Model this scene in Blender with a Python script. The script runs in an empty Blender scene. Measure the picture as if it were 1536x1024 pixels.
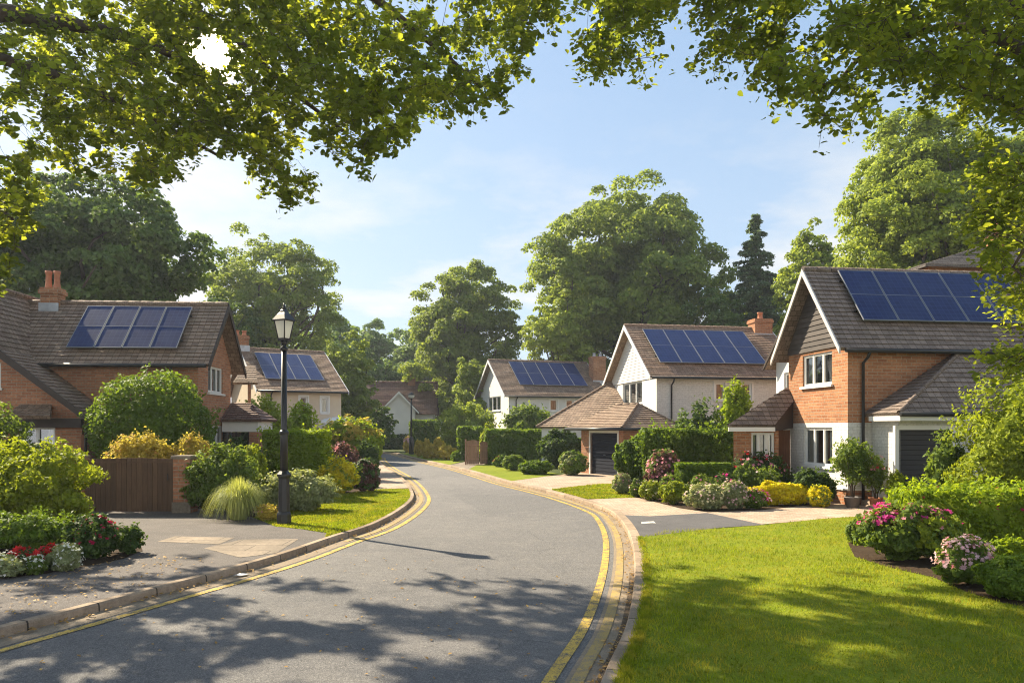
import bpy, math, random
import numpy as np
from mathutils import Vector, Matrix
from mathutils.geometry import delaunay_2d_cdt

random.seed(7)
scene = bpy.context.scene
COL = scene.collection
F0, HZ, CH, GZ = 1100.0, 640.0, 2.3, 0.10
PI = math.pi
R = math.radians
Z = Vector((0, 0, 1))


def at(px, py, Y):
    return Vector(((px - 768) / F0 * Y, Y, CH + (HZ - py) / F0 * Y))


def g(px, py, z=GZ):
    Y = (CH - z) * F0 / (py - HZ)
    return Vector(((px - 768) / F0 * Y, Y, z))


# direction of the sun
AZ, EL = R(-51), R(39)
sdir = Vector((math.sin(AZ) * math.cos(EL), math.cos(AZ) * math.cos(EL), math.sin(EL)))

# ------------------------------------------------------------------ objects
def props(o, label=None, cat=None, group=None, kind=None):
    if label: o['label'] = label
    if cat: o['category'] = cat
    if group: o['group'] = group
    if kind: o['kind'] = kind
    return o


def thing(name, label, cat, loc=(0, 0, 0), rz=0.0, group=None):
    o = bpy.data.objects.new(name, None)
    o.empty_display_size = 0.2
    COL.objects.link(o)
    o.location = loc
    o.rotation_euler = (0, 0, rz)
    return props(o, label, cat, group)


def mesh_obj(name, me, mats, parent=None):
    for m in (mats if isinstance(mats, (list, tuple)) else [mats]):
        me.materials.append(m)
    o = bpy.data.objects.new(name, me)
    COL.objects.link(o)
    if parent is not None:
        o.parent = parent
    return o


class MB:
    """collects polygons of one mesh, with metre-scaled UVs"""

    def __init__(s):
        s.v, s.f, s.uv, s.mi, s.cur, s.sm = [], [], [], [], 0, []
        s.smooth = False

    def poly(s, pts, uv=None):
        pts = [Vector(p) for p in pts]
        b = len(s.v)
        s.v.extend(pts)
        s.f.append(tuple(range(b, b + len(pts))))
        s.mi.append(s.cur)
        s.sm.append(s.smooth)
        if uv is None:
            n = Vector((0, 0, 0))
            for i in range(len(pts)):
                a, c = pts[i], pts[(i + 1) % len(pts)]
                n += Vector(((a.y - c.y) * (a.z + c.z), (a.z - c.z) * (a.x + c.x), (a.x - c.x) * (a.y + c.y)))
            n = n.normalized() if n.length > 1e-12 else Z.copy()
            t = Z.cross(n)
            t = t.normalized() if t.length > 1e-3 else Vector((1, 0, 0))
            w = n.cross(t)
            uv = [(p.dot(t), p.dot(w)) for p in pts]
        s.uv.extend(uv)

    def obox(s, p, a, b, c):
        p, a, b, c = Vector(p), Vector(a), Vector(b), Vector(c)
        if a.cross(b).dot(c) < 0:
            a, b = b, a
        s.poly([p, p + b, p + a + b, p + a])
        s.poly([p + c, p + a + c, p + a + b + c, p + b + c])
        s.poly([p, p + a, p + a + c, p + c])
        s.poly([p + b, p + b + c, p + a + b + c, p + a + b])
        s.poly([p, p + c, p + b + c, p + b])
        s.poly([p + a, p + a + b, p + a + b + c, p + a + c])

    def box(s, x0, x1, y0, y1, z0, z1):
        s.obox((x0, y0, z0), (x1 - x0, 0, 0), (0, y1 - y0, 0), (0, 0, z1 - z0))

    def cbox(s, x0, x1, y0, y1, z0, z1, c=0.02):
        """box with chamfered vertical and top edges"""
        ring = [(x0 + c, y0), (x1 - c, y0), (x1, y0 + c), (x1, y1 - c), (x1 - c, y1), (x0 + c, y1), (x0, y1 - c), (x0, y0 + c)]
        cx, cy = (x0 + x1) / 2, (y0 + y1) / 2
        inner = [(cx + (x - cx) * (1 - 2 * c / (x1 - x0)), cy + (y - cy) * (1 - 2 * c / (y1 - y0))) for x, y in ring]
        for i in range(8):
            a, b = ring[i], ring[(i + 1) % 8]
            ia, ib = inner[i], inner[(i + 1) % 8]
            s.poly([(*a, z0), (*b, z0), (*b, z1 - c), (*a, z1 - c)])
            s.poly([(*a, z1 - c), (*b, z1 - c), (*ib, z1), (*ia, z1)])
        s.poly([(*p, z1) for p in inner])
        s.poly([(*p, z0) for p in reversed(ring)])

    def tube(s, pts, rad, n=8, cap=True):
        pts = [Vector(p) for p in pts]
        if not isinstance(rad, (list, tuple)):
            rad = [rad] * len(pts)
        old = s.smooth
        s.smooth = True
        rings, ref = [], None
        for i, p in enumerate(pts):
            d = (pts[min(i + 1, len(pts) - 1)] - pts[max(i - 1, 0)])
            d = d.normalized() if d.length > 1e-9 else Z.copy()
            if ref is None:
                ref = Vector((1, 0, 0)) if abs(d.x) < 0.8 else Vector((0, 1, 0))
            a = (ref - d * ref.dot(d)).normalized()
            ref = a
            b = d.cross(a)
            base = len(s.v)
            for k in range(n):
                an = 2 * PI * k / n
                s.v.append(p + (a * math.cos(an) + b * math.sin(an)) * rad[i])
            rings.append(base)
        for i in range(len(rings) - 1):
            for k in range(n):
                k2 = (k + 1) % n
                s.f.append((rings[i] + k, rings[i] + k2, rings[i + 1] + k2, rings[i + 1] + k))
                s.mi.append(s.cur); s.sm.append(True)
                s.uv.extend([(k / n, i), ((k + 1) / n, i), ((k + 1) / n, i + 1), (k / n, i + 1)])
        s.smooth = old
        if cap:
            for r, rev in ((rings[0], True), (rings[-1], False)):
                f = tuple(range(r, r + n))
                s.f.append(tuple(reversed(f)) if rev else f)
                s.mi.append(s.cur); s.sm.append(False)
                s.uv.extend([(0, 0)] * n)

    def lathe(s, prof, n=16, c=(0, 0, 0), rot=0.0, smooth=True):
        base = len(s.v)
        for r, z in prof:
            for k in range(n):
                an = 2 * PI * k / n + rot
                s.v.append(Vector((c[0] + r * math.cos(an), c[1] + r * math.sin(an), c[2] + z)))
        for i in range(len(prof) - 1):
            for k in range(n):
                k2 = (k + 1) % n
                a = base + i * n
                s.f.append((a + k, a + k2, a + n + k2, a + n + k))
                s.mi.append(s.cur); s.sm.append(smooth)
                s.uv.extend([(k / n, i), ((k + 1) / n, i), ((k + 1) / n, i + 1), (k / n, i + 1)])
        for r, rev in ((base, True), (base + (len(prof) - 1) * n, False)):
            f = tuple(range(r, r + n))
            s.f.append(tuple(reversed(f)) if rev else f)
            s.mi.append(s.cur); s.sm.append(False); s.uv.extend([(0, 0)] * n)

    def build(s, name, mats, parent=None):
        me = bpy.data.meshes.new(name)
        me.from_pydata([tuple(p) for p in s.v], [], s.f)
        ul = me.uv_layers.new(name='UVMap')
        ul.data.foreach_set('uv', [c for uv in s.uv for c in uv])
        me.polygons.foreach_set('material_index', s.mi)
        me.polygons.foreach_set('use_smooth', s.sm)
        me.update()
        return mesh_obj(name, me, mats, parent)


# ------------------------------------------------------------------ materials
def nd(nt, typ, ins=None, **kw):
    n = nt.nodes.new(typ)
    for k, v in kw.items():
        setattr(n, k, v)
    for k, v in (ins or {}).items():
        s = n.inputs[k]
        if isinstance(v, bpy.types.NodeSocket):
            nt.links.new(v, s)
        else:
            s.default_value = v
    return n


def newmat(name):
    m = bpy.data.materials.new(name)
    m.use_nodes = True
    m.node_tree.nodes.clear()
    return m, m.node_tree


def rgb(c):
    return (c[0], c[1], c[2], 1.0)


def out(nt, sh, disp=None):
    o = nd(nt, 'ShaderNodeOutputMaterial', {'Surface': sh})
    return o


def noise(nt, vec, scale, detail=4, rough=0.6):
    return nd(nt, 'ShaderNodeTexNoise', {'Vector': vec, 'Scale': scale, 'Detail': detail, 'Roughness': rough}).outputs['Fac']


def ramp(nt, fac, p0, p1, c0=(0, 0, 0), c1=(1, 1, 1)):
    r = nd(nt, 'ShaderNodeValToRGB', {'Fac': fac})
    e = r.color_ramp.elements
    e[0].position, e[0].color = p0, rgb(c0)
    e[1].position, e[1].color = p1, rgb(c1)
    return r.outputs['Color']


def mix(nt, fac, a, b, mode='MIX'):
    n = nd(nt, 'ShaderNodeMixRGB', blend_type=mode)
    for k, v in (('Fac', fac), ('Color1', a), ('Color2', b)):
        if isinstance(v, bpy.types.NodeSocket):
            nt.links.new(v, n.inputs[k])
        else:
            n.inputs[k].default_value = v if k == 'Fac' else rgb(v)
    return n.outputs['Color']


def coord(nt, which='Object'):
    return nd(nt, 'ShaderNodeTexCoord').outputs[which]


def bump(nt, h, strength=0.3, dist=0.02):
    return nd(nt, 'ShaderNodeBump', {'Height': h, 'Strength': strength, 'Distance': dist}).outputs['Normal']


def principled(nt, col, rough=0.7, normal=None, spec=0.3, **kw):
    ins = {'Roughness': rough, 'Specular IOR Level': spec}
    ins['Base Color'] = col if isinstance(col, bpy.types.NodeSocket) else rgb(col)
    if normal is not None:
        ins['Normal'] = normal
    ins.update(kw)
    return nd(nt, 'ShaderNodeBsdfPrincipled', ins).outputs[0]


def m_plain(name, c, rough=0.6, var=0.25, scale=3.0, spec=0.3, bmp=0.0, metallic=0.0):
    m, nt = newmat(name)
    co = coord(nt)
    n1 = noise(nt, co, scale, 5)
    lo = tuple(x * (1 - var) for x in c)
    hi = tuple(min(1, x * (1 + var)) for x in c)
    col = mix(nt, ramp(nt, n1, 0.3, 0.7), lo, hi)
    nor = bump(nt, noise(nt, co, scale * 12, 3), bmp, 0.01) if bmp else None
    out(nt, principled(nt, col, rough, nor, spec, Metallic=metallic))
    return m


def m_ground(name, cols, scale=1.5, grain=60, gamt=0.35, rough=0.9, bmp=0.5, spec=0.2, patch=None):
    m, nt = newmat(name)
    co = coord(nt)
    big = noise(nt, co, scale * 0.25, 5)
    mid = noise(nt, co, scale * 2, 5)
    fine = noise(nt, co, grain, 3, 0.7)
    c = mix(nt, ramp(nt, big, 0.35, 0.65), cols[0], cols[1])
    c = mix(nt, mix(nt, 1.0, ramp(nt, mid, 0.35, 0.7), (0.5, 0.5, 0.5), 'MULTIPLY'), c, cols[2])
    c = mix(nt, gamt, c, ramp(nt, fine, 0.28, 0.74, (0.55,) * 3, (1.5,) * 3), 'MULTIPLY')
    if patch:
        vor = nd(nt, 'ShaderNodeTexVoronoi', {'Vector': co, 'Scale': grain * 2.2, 'Randomness': 1.0}).outputs['Color']
        sp = nd(nt, 'ShaderNodeSeparateColor', {'Color': vor}).outputs[0]
        c = mix(nt, ramp(nt, sp, 0.86, 0.9), c, patch)
    nor = bump(nt, fine, bmp, 0.015)
    out(nt, principled(nt, c, rough, nor, spec))
    return m


def m_brick(name, c1, c2, mortar, bw=0.23, rh=0.085, ms=0.012, dirt=0.35, rough=0.85, coord_name='UV', bias=0.0, bstr=0.6, offset=0.5):
    m, nt = newmat(name)
    uv = coord(nt, coord_name)
    jit = nd(nt, 'ShaderNodeTexNoise', {'Vector': uv, 'Scale': 9.0, 'Detail': 2.0}).outputs['Color']
    uv2 = nd(nt, 'ShaderNodeVectorMath', {0: jit, 1: (0.012, 0.012, 0.0)}, operation='MULTIPLY').outputs[0]
    uv3 = nd(nt, 'ShaderNodeVectorMath', {0: uv, 1: uv2}, operation='ADD').outputs[0]
    b = nd(nt, 'ShaderNodeTexBrick', {'Vector': uv3, 'Color1': rgb(c1), 'Color2': rgb(c2), 'Mortar': rgb(mortar), 'Scale': 1.0,
                                      'Mortar Size': ms, 'Mortar Smooth': 0.2, 'Bias': bias, 'Brick Width': bw, 'Row Height': rh})
    b.offset = offset
    co = coord(nt)
    n1 = noise(nt, co, 0.9, 5)
    n2 = noise(nt, co, 14, 4)
    n3 = noise(nt, co, 90, 2)
    c = mix(nt, dirt, b.outputs['Color'], ramp(nt, n1, 0.3, 0.7, (0.28, 0.27, 0.26), (0.62, 0.6, 0.58)), 'OVERLAY')
    c = mix(nt, 0.5, c, ramp(nt, n2, 0.3, 0.7, (0.3, 0.3, 0.3), (0.68, 0.68, 0.68)), 'OVERLAY')
    c = mix(nt, 0.35, c, ramp(nt, n3, 0.3, 0.7, (0.3, 0.3, 0.3), (0.7, 0.7, 0.7)), 'OVERLAY')
    inv = nd(nt, 'ShaderNodeMath', {0: 1.0, 1: b.outputs['Fac']}, operation='SUBTRACT').outputs[0]
    nor = bump(nt, inv, bstr, 0.02)
    out(nt, principled(nt, c, rough, nor, 0.2))
    return m


def m_tile(name, c1, c2, moss, mossamt=0.45):
    m, nt = newmat(name)
    uv = coord(nt, 'UV')
    b = nd(nt, 'ShaderNodeTexBrick', {'Vector': uv, 'Color1': rgb(c1), 'Color2': rgb(c2), 'Mortar': rgb(tuple(x * 0.35 for x in c1)), 'Scale': 1.0,
                                      'Mortar Size': 0.008, 'Mortar Smooth': 0.3, 'Bias': 0.0, 'Brick Width': 0.2, 'Row Height': 0.18})
    co = coord(nt)
    n1 = noise(nt, co, 1.3, 6, 0.7)
    n2 = noise(nt, co, 22, 4, 0.7)
    c = mix(nt, 0.55, b.outputs['Color'], ramp(nt, n2, 0.3, 0.7, (0.22, 0.22, 0.22), (0.8, 0.8, 0.8)), 'OVERLAY')
    f = mix(nt, 1.0, ramp(nt, n1, 0.48, 0.68), ramp(nt, n2, 0.35, 0.6), 'MULTIPLY')
    f = mix(nt, 1.0, f, (mossamt,) * 3, 'MULTIPLY')
    c = mix(nt, f, c, moss)
    inv = nd(nt, 'ShaderNodeMath', {0: 1.0, 1: b.outputs['Fac']}, operation='SUBTRACT').outputs[0]
    h = nd(nt, 'ShaderNodeMath', {0: inv, 1: n2}, operation='ADD').outputs[0]
    out(nt, principled(nt, c, 0.8, bump(nt, h, 0.5, 0.02), 0.3))
    return m


GAIN = 1.45


def m_leaf(name, a, b, trans=0.42, tcol=None, rough=0.6, var=0.5, spec=0.16):
    """two-tone leaf: every leaf its own tint, light passes through"""
    m, nt = newmat(name)
    geo = nd(nt, 'ShaderNodeNewGeometry')
    rnd = geo.outputs['Random Per Island']
    a, b = tuple(min(0.8, x * GAIN) for x in a), tuple(min(0.8, x * GAIN) for x in b)
    co = coord(nt)
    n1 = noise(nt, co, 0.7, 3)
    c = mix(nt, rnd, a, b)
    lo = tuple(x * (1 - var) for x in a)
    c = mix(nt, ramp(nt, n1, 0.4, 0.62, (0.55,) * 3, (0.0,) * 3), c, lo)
    if name == 'grass_blade':
        n3 = noise(nt, co, 1.9, 5, 0.7)
        c = mix(nt, ramp(nt, n3, 0.44, 0.62, (0, 0, 0), (0.85,) * 3), c, (0.36, 0.28, 0.03))
        n4 = noise(nt, co, 5.5, 4, 0.7)
        c = mix(nt, ramp(nt, n4, 0.48, 0.62, (0, 0, 0), (0.75,) * 3), c, (0.045, 0.08, 0.005))
    if tcol is None:
        tcol = (min(1, b[0] * 2.1 + 0.03), min(1, b[1] * 1.9 + 0.03), b[2] * 0.6)
    tc = mix(nt, 0.3, c, tcol)
    tc = mix(nt, 1.0, tc, (1.6, 1.6, 1.2), 'MULTIPLY')
    p = principled(nt, c, rough, None, spec)
    t = nd(nt, 'ShaderNodeBsdfTranslucent', {'Color': tc}).outputs[0]
    sh = nd(nt, 'ShaderNodeMixShader', {0: trans, 1: p, 2: t}).outputs[0]
    out(nt, sh)
    return m


def m_glass(name):
    m, nt = newmat(name)
    fr = nd(nt, 'ShaderNodeFresnel', {'IOR': 1.5}).outputs[0]
    fr = nd(nt, 'ShaderNodeMath', {0: fr, 1: 0.13}, operation='ADD').outputs[0]
    co = coord(nt)
    nor = bump(nt, noise(nt, co, 1.2, 2), 0.08, 0.05)
    gl = nd(nt, 'ShaderNodeBsdfGlossy', {'Color': (0.9, 0.95, 1, 1), 'Roughness': 0.03, 'Normal': nor}).outputs[0]
    tr = nd(nt, 'ShaderNodeBsdfTransparent', {'Color': (0.62, 0.66, 0.66, 1)}).outputs[0]
    out(nt, nd(nt, 'ShaderNodeMixShader', {0: fr, 1: tr, 2: gl}).outputs[0])
    return m


def m_panel(name):
    """solar cells: deep blue, thin pale bus bars, glossy cover glass"""
    m, nt = newmat(name)
    uv = coord(nt, 'UV')
    b = nd(nt, 'ShaderNodeTexBrick', {'Vector': uv, 'Color1': (0.008, 0.016, 0.072, 1), 'Color2': (0.013, 0.024, 0.095, 1), 'Mortar': (0.03, 0.05, 0.13, 1),
                                      'Scale': 1.0, 'Mortar Size': 0.006, 'Brick Width': 0.16, 'Row Height': 0.16})
    b.offset = 0.0
    n1 = noise(nt, coord(nt), 1.6, 4)
    c = mix(nt, ramp(nt, n1, 0.4, 0.75, (0, 0, 0), (0.12,) * 3), b.outputs['Color'], (0.09, 0.12, 0.2))
    out(nt, principled(nt, c, 0.28, None, 0.14, **{'Coat Weight': 0.04, 'Coat Roughness': 0.15}))
    return m


def m_paint_line(name, c, under):
    m, nt = newmat(name)
    co = coord(nt)
    n1 = noise(nt, co, 7, 6, 0.75)
    n2 = noise(nt, co, 70, 3, 0.7)
    n3 = noise(nt, co, 1.1, 3)
    w = nd(nt, 'ShaderNodeMath', {0: n1, 1: n2}, operation='MULTIPLY').outputs[0]
    wear = ramp(nt, w, 0.19, 0.27)
    c2 = mix(nt, ramp(nt, n3, 0.35, 0.7), c, tuple(x * 0.72 for x in c))
    col = mix(nt, wear, under, c2)
    out(nt, principled(nt, col, 0.75, bump(nt, n2, 0.4, 0.01), 0.25))
    return m


def m_wood(name, a, b, vscale=(9, 9, 0.9)):
    m, nt = newmat(name)
    co = coord(nt)
    mp = nd(nt, 'ShaderNodeMapping', {'Vector': co, 'Scale': vscale}).outputs[0]
    n1 = noise(nt, mp, 3.0, 6, 0.7)
    n2 = noise(nt, co, 1.3, 3)
    geo = nd(nt, 'ShaderNodeNewGeometry').outputs['Random Per Island']
    c = mix(nt, ramp(nt, n1, 0.3, 0.7), a, b)
    c = mix(nt, 0.5, c, ramp(nt, geo, 0, 1, (0.3,) * 3, (0.7,) * 3), 'OVERLAY')
    c = mix(nt, 0.4, c, ramp(nt, n2, 0.3, 0.7, (0.3,) * 3, (0.7,) * 3), 'OVERLAY')
    out(nt, principled(nt, c, 0.75, bump(nt, n1, 0.3, 0.01), 0.25))
    return m


M = {}
def m_road(name):
    m, nt = newmat(name)
    co = coord(nt)
    big = noise(nt, co, 0.22, 5)
    mid = noise(nt, co, 1.7, 6, 0.65)
    fine = noise(nt, co, 95, 3, 0.75)
    c = mix(nt, ramp(nt, big, 0.38, 0.62), (0.105, 0.101, 0.102), (0.135, 0.128, 0.125))
    c = mix(nt, ramp(nt, mid, 0.45, 0.72, (0, 0, 0), (0.6,) * 3), c, (0.175, 0.162, 0.152))
    # old repair patches and oil stains
    vp = nd(nt, 'ShaderNodeTexVoronoi', {'Vector': co, 'Scale': 0.16, 'Randomness': 1.0}).outputs['Color']
    pv = nd(nt, 'ShaderNodeSeparateColor', {'Color': vp}).outputs[1]
    c = mix(nt, ramp(nt, pv, 0.72, 0.74, (0, 0, 0), (0.55,) * 3), c, (0.092, 0.09, 0.092))
    st = noise(nt, co, 0.9, 3)
    c = mix(nt, ramp(nt, st, 0.66, 0.78, (0, 0, 0), (0.5,) * 3), c, (0.055, 0.052, 0.05))
    # hairline cracks
    wv = nd(nt, 'ShaderNodeTexNoise', {'Vector': co, 'Scale': 2.5, 'Detail': 4.0}).outputs['Color']
    cw = mix(nt, 0.12, co, wv)
    ed = nd(nt, 'ShaderNodeTexVoronoi', {'Vector': cw, 'Scale': 0.42}, feature='DISTANCE_TO_EDGE').outputs['Distance']
    ck = ramp(nt, ed, 0.003, 0.009, (0.4,) * 3, (0, 0, 0))
    ck = mix(nt, 1.0, ck, ramp(nt, noise(nt, co, 0.5, 2), 0.5, 0.6), 'MULTIPLY')
    c = mix(nt, ck, c, (0.03, 0.03, 0.03))
    c = mix(nt, 0.9, c, ramp(nt, fine, 0.28, 0.74, (0.35,) * 3, (1.7,) * 3), 'MULTIPLY')
    c = mix(nt, 0.8, c, ramp(nt, noise(nt, co, 34, 3, 0.8), 0.3, 0.72, (0.48,) * 3, (1.58,) * 3), 'MULTIPLY')
    c = mix(nt, 0.8, c, ramp(nt, noise(nt, co, 9, 4, 0.7), 0.3, 0.72, (0.78,) * 3, (1.25,) * 3), 'MULTIPLY')
    vor = nd(nt, 'ShaderNodeTexVoronoi', {'Vector': co, 'Scale': 130.0}).outputs['Color']
    sp = nd(nt, 'ShaderNodeSeparateColor', {'Color': vor}).outputs[0]
    c = mix(nt, ramp(nt, sp, 0.84, 0.9, (0, 0, 0), (0.6,) * 3), c, (0.32, 0.30, 0.28))
    out(nt, principled(nt, c, 0.8, bump(nt, fine, 1.0, 0.015), 0.35))
    return m


M['road'] = m_road('asphalt_road')
M['pave_asphalt'] = m_ground('asphalt_pavement', [(0.09, 0.079, 0.075), (0.12, 0.104, 0.097), (0.145, 0.125, 0.114)], 1.3, 60, 0.8, 0.9, 0.8, 0.2, (0.2, 0.19, 0.18))
M['patch_asphalt'] = m_ground('asphalt_patch', [(0.085, 0.082, 0.085), (0.105, 0.10, 0.102), (0.13, 0.122, 0.12)], 1.6, 60, 0.7, 0.9, 0.7, 0.2)
M['gutter'] = m_ground('gutter_concrete', [(0.22, 0.17, 0.12), (0.29, 0.23, 0.165), (0.15, 0.115, 0.08)], 3.0, 45, 0.6, 0.9, 0.5, 0.2)
M['soil'] = m_ground('garden_soil', [(0.035, 0.022, 0.013), (0.055, 0.036, 0.022), (0.07, 0.05, 0.03)], 3, 30, 0.7, 0.95, 1.0, 0.1)
M['dirt'] = m_ground('gutter_dirt', [(0.11, 0.08, 0.055), (0.16, 0.12, 0.085), (0.08, 0.06, 0.04)], 5, 40, 0.7, 0.95, 0.8, 0.1)
M['rough_grass'] = m_ground('rough_grass', [(0.035, 0.055, 0.012), (0.055, 0.075, 0.018), (0.07, 0.07, 0.03)], 1.0, 22, 0.7, 0.95, 1.0, 0.1)
M['lawn'] = m_ground('lawn_turf', [(0.115, 0.16, 0.008), (0.155, 0.195, 0.010), (0.24, 0.22, 0.025)], 2.2, 40, 0.7, 0.95, 0.8, 0.1)
M['kerb'] = m_brick('kerb_stone', (0.25, 0.19, 0.135), (0.34, 0.265, 0.195), (0.06, 0.05, 0.04), 0.915, 10.0, 0.012, 0.6, 0.9, bstr=0.4)
M['pavers'] = m_brick('block_pavers', (0.36, 0.27, 0.20), (0.46, 0.36, 0.28), (0.2, 0.15, 0.11), 0.21, 0.105, 0.006, 0.5, 0.9, bstr=0.4)
M['slabs'] = m_brick('stone_slabs', (0.19, 0.158, 0.125), (0.25, 0.205, 0.16), (0.10, 0.085, 0.07), 0.95, 0.62, 0.012, 0.6, 0.9, bstr=0.4)
M['yellow'] = m_paint_line('yellow_paint', (0.62, 0.41, 0.075), (0.10, 0.09, 0.075))
M['yellow_old'] = m_paint_line('faded_yellow_paint', (0.42, 0.29, 0.09), (0.20, 0.16, 0.115))
M['white_line'] = m_paint_line('white_paint', (0.7, 0.68, 0.62), (0.12, 0.11, 0.1))

M['brick'] = m_brick('orange_brick', (0.29, 0.118, 0.055), (0.43, 0.20, 0.098), (0.34, 0.245, 0.165), 0.30, 0.092, 0.012, 0.45)
M['brick_dark'] = m_brick('brown_brick', (0.33, 0.14, 0.075), (0.46, 0.215, 0.118), (0.32, 0.24, 0.17), 0.30, 0.092, 0.012, 0.5)
M['white_brick'] = m_brick('white_painted_brick', (0.57, 0.56, 0.535), (0.63, 0.615, 0.585), (0.51, 0.495, 0.47), 0.30, 0.092, 0.008, 0.15, bstr=0.4)
M['white_render'] = m_plain('white_render', (0.60, 0.59, 0.565), 0.85, 0.05, 1.5, 0.2, 0.15)
M['cream_render'] = m_plain('cream_render', (0.56, 0.46, 0.34), 0.85, 0.08, 1.2, 0.2, 0.15)
M['tile_brown'] = m_tile('brown_roof_tiles', (0.19, 0.125, 0.085), (0.32, 0.215, 0.15), (0.30, 0.25, 0.17), 0.5)
M['tile_dark'] = m_tile('dark_roof_tiles', (0.175, 0.118, 0.085), (0.29, 0.205, 0.148), (0.20, 0.17, 0.12), 0.6)
M['tile_grey'] = m_tile('grey_roof_tiles', (0.145, 0.108, 0.088), (0.235, 0.18, 0.148), (0.2, 0.17, 0.14), 0.4)
M['tile_slate'] = m_tile('slate_roof_tiles', (0.13, 0.115, 0.11), (0.20, 0.18, 0.17), (0.24, 0.21, 0.18), 0.3)
M['tile_red'] = m_tile('red_brown_roof_tiles', (0.125, 0.07, 0.055), (0.19, 0.11, 0.088), (0.2, 0.15, 0.11), 0.35)
M['tile_tan'] = m_tile('tan_roof_tiles', (0.20, 0.135, 0.095), (0.30, 0.21, 0.148), (0.34, 0.29, 0.2), 0.4)
M['white_trim'] = m_plain('white_trim', (0.66, 0.65, 0.62), 0.45, 0.04, 2, 0.4)
M['grey_trim'] = m_plain('pale_grey_trim', (0.50, 0.47, 0.45), 0.5, 0.06, 2, 0.4)
M['dark_trim'] = m_plain('dark_brown_trim', (0.045, 0.032, 0.026), 0.55, 0.15, 4, 0.3)
M['clad_dark'] = m_wood('dark_weatherboard', (0.055, 0.046, 0.042), (0.085, 0.072, 0.065), (0.8, 0.8, 9))
M['clad_white'] = m_plain('white_weatherboard', (0.60, 0.59, 0.565), 0.6, 0.05, 2, 0.3)
M['gutter_black'] = m_plain('black_gutter', (0.018, 0.018, 0.02), 0.4, 0.1, 3, 0.4)
M['lead'] = m_plain('lead_flashing', (0.42, 0.43, 0.45), 0.5, 0.2, 4, 0.4, 0.1, 0.2)
M['glass'] = m_glass('window_glass')
M['curtain'] = m_plain('pale_curtain', (0.78, 0.75, 0.68), 0.9, 0.1, 5)
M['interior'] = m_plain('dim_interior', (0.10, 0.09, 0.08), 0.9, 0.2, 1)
M['panel'] = m_panel('solar_cells')
M['alu'] = m_plain('aluminium', (0.20, 0.21, 0.235), 0.45, 0.05, 3, 0.4, 0, 0.2)
M['garage'] = m_plain('charcoal_door_paint', (0.036, 0.033, 0.035), 0.6, 0.12, 2, 0.25)
M['garage_blue'] = m_plain('slate_blue_door_paint', (0.012, 0.014, 0.024), 0.7, 0.12, 2, 0.15)
M['door_wood'] = m_wood('brown_door', (0.12, 0.05, 0.025), (0.2, 0.085, 0.04))
M['gate_wood'] = m_wood('dark_gate_wood', (0.085, 0.048, 0.028), (0.14, 0.082, 0.048))
M['tan_wood'] = m_wood('weathered_fence_wood', (0.22, 0.125, 0.075), (0.34, 0.205, 0.13))
M['iron'] = m_plain('black_painted_iron', (0.012, 0.012, 0.014), 0.38, 0.2, 6, 0.5, 0.05)
M['pot'] = m_plain('grey_pot', (0.16, 0.145, 0.14), 0.8, 0.15, 6)
M['terracotta'] = m_plain('terracotta', (0.42, 0.17, 0.09), 0.8, 0.2, 6)
M['bark'] = m_wood('bark', (0.045, 0.032, 0.022), (0.095, 0.07, 0.05), (6, 6, 1.2))
M['litter'] = m_plain('pale_litter', (0.55, 0.56, 0.58), 0.5, 0.2, 10)


def m_lampglass():
    m, nt = newmat('frosted_lamp_glass')
    p = principled(nt, (0.78, 0.78, 0.74), 0.35, None, 0.4)
    t = nd(nt, 'ShaderNodeBsdfTranslucent', {'Color': (0.85, 0.85, 0.8, 1)}).outputs[0]
    out(nt, nd(nt, 'ShaderNodeMixShader', {0: 0.5, 1: p, 2: t}).outputs[0])
    return m


M['lamp_glass'] = m_lampglass()

L = {}
GAIN = 1.95
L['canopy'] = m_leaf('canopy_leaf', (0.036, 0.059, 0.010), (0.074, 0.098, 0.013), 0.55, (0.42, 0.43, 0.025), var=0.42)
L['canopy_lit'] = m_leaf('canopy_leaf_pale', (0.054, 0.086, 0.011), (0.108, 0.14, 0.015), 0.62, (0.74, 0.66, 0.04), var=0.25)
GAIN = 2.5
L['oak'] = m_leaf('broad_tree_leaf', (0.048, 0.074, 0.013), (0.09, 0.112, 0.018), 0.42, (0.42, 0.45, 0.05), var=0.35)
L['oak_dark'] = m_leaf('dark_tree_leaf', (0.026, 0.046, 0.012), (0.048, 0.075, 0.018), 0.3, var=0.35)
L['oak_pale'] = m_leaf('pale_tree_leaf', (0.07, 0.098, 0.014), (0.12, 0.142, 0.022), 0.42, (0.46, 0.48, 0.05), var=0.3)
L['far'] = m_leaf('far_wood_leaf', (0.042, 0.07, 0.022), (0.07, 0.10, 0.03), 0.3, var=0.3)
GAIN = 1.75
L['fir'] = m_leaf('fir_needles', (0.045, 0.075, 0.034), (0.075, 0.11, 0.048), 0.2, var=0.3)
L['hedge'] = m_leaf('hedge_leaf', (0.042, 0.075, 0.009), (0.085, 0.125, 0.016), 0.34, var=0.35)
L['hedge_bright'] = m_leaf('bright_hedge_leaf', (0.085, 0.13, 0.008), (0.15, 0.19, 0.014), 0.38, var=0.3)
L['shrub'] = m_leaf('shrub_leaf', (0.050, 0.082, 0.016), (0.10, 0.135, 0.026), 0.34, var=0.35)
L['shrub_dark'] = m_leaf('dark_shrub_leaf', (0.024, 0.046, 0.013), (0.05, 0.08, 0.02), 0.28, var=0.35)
L['lime'] = m_leaf('lime_leaf', (0.085, 0.115, 0.010), (0.16, 0.185, 0.018), 0.36, var=0.35)
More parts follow.
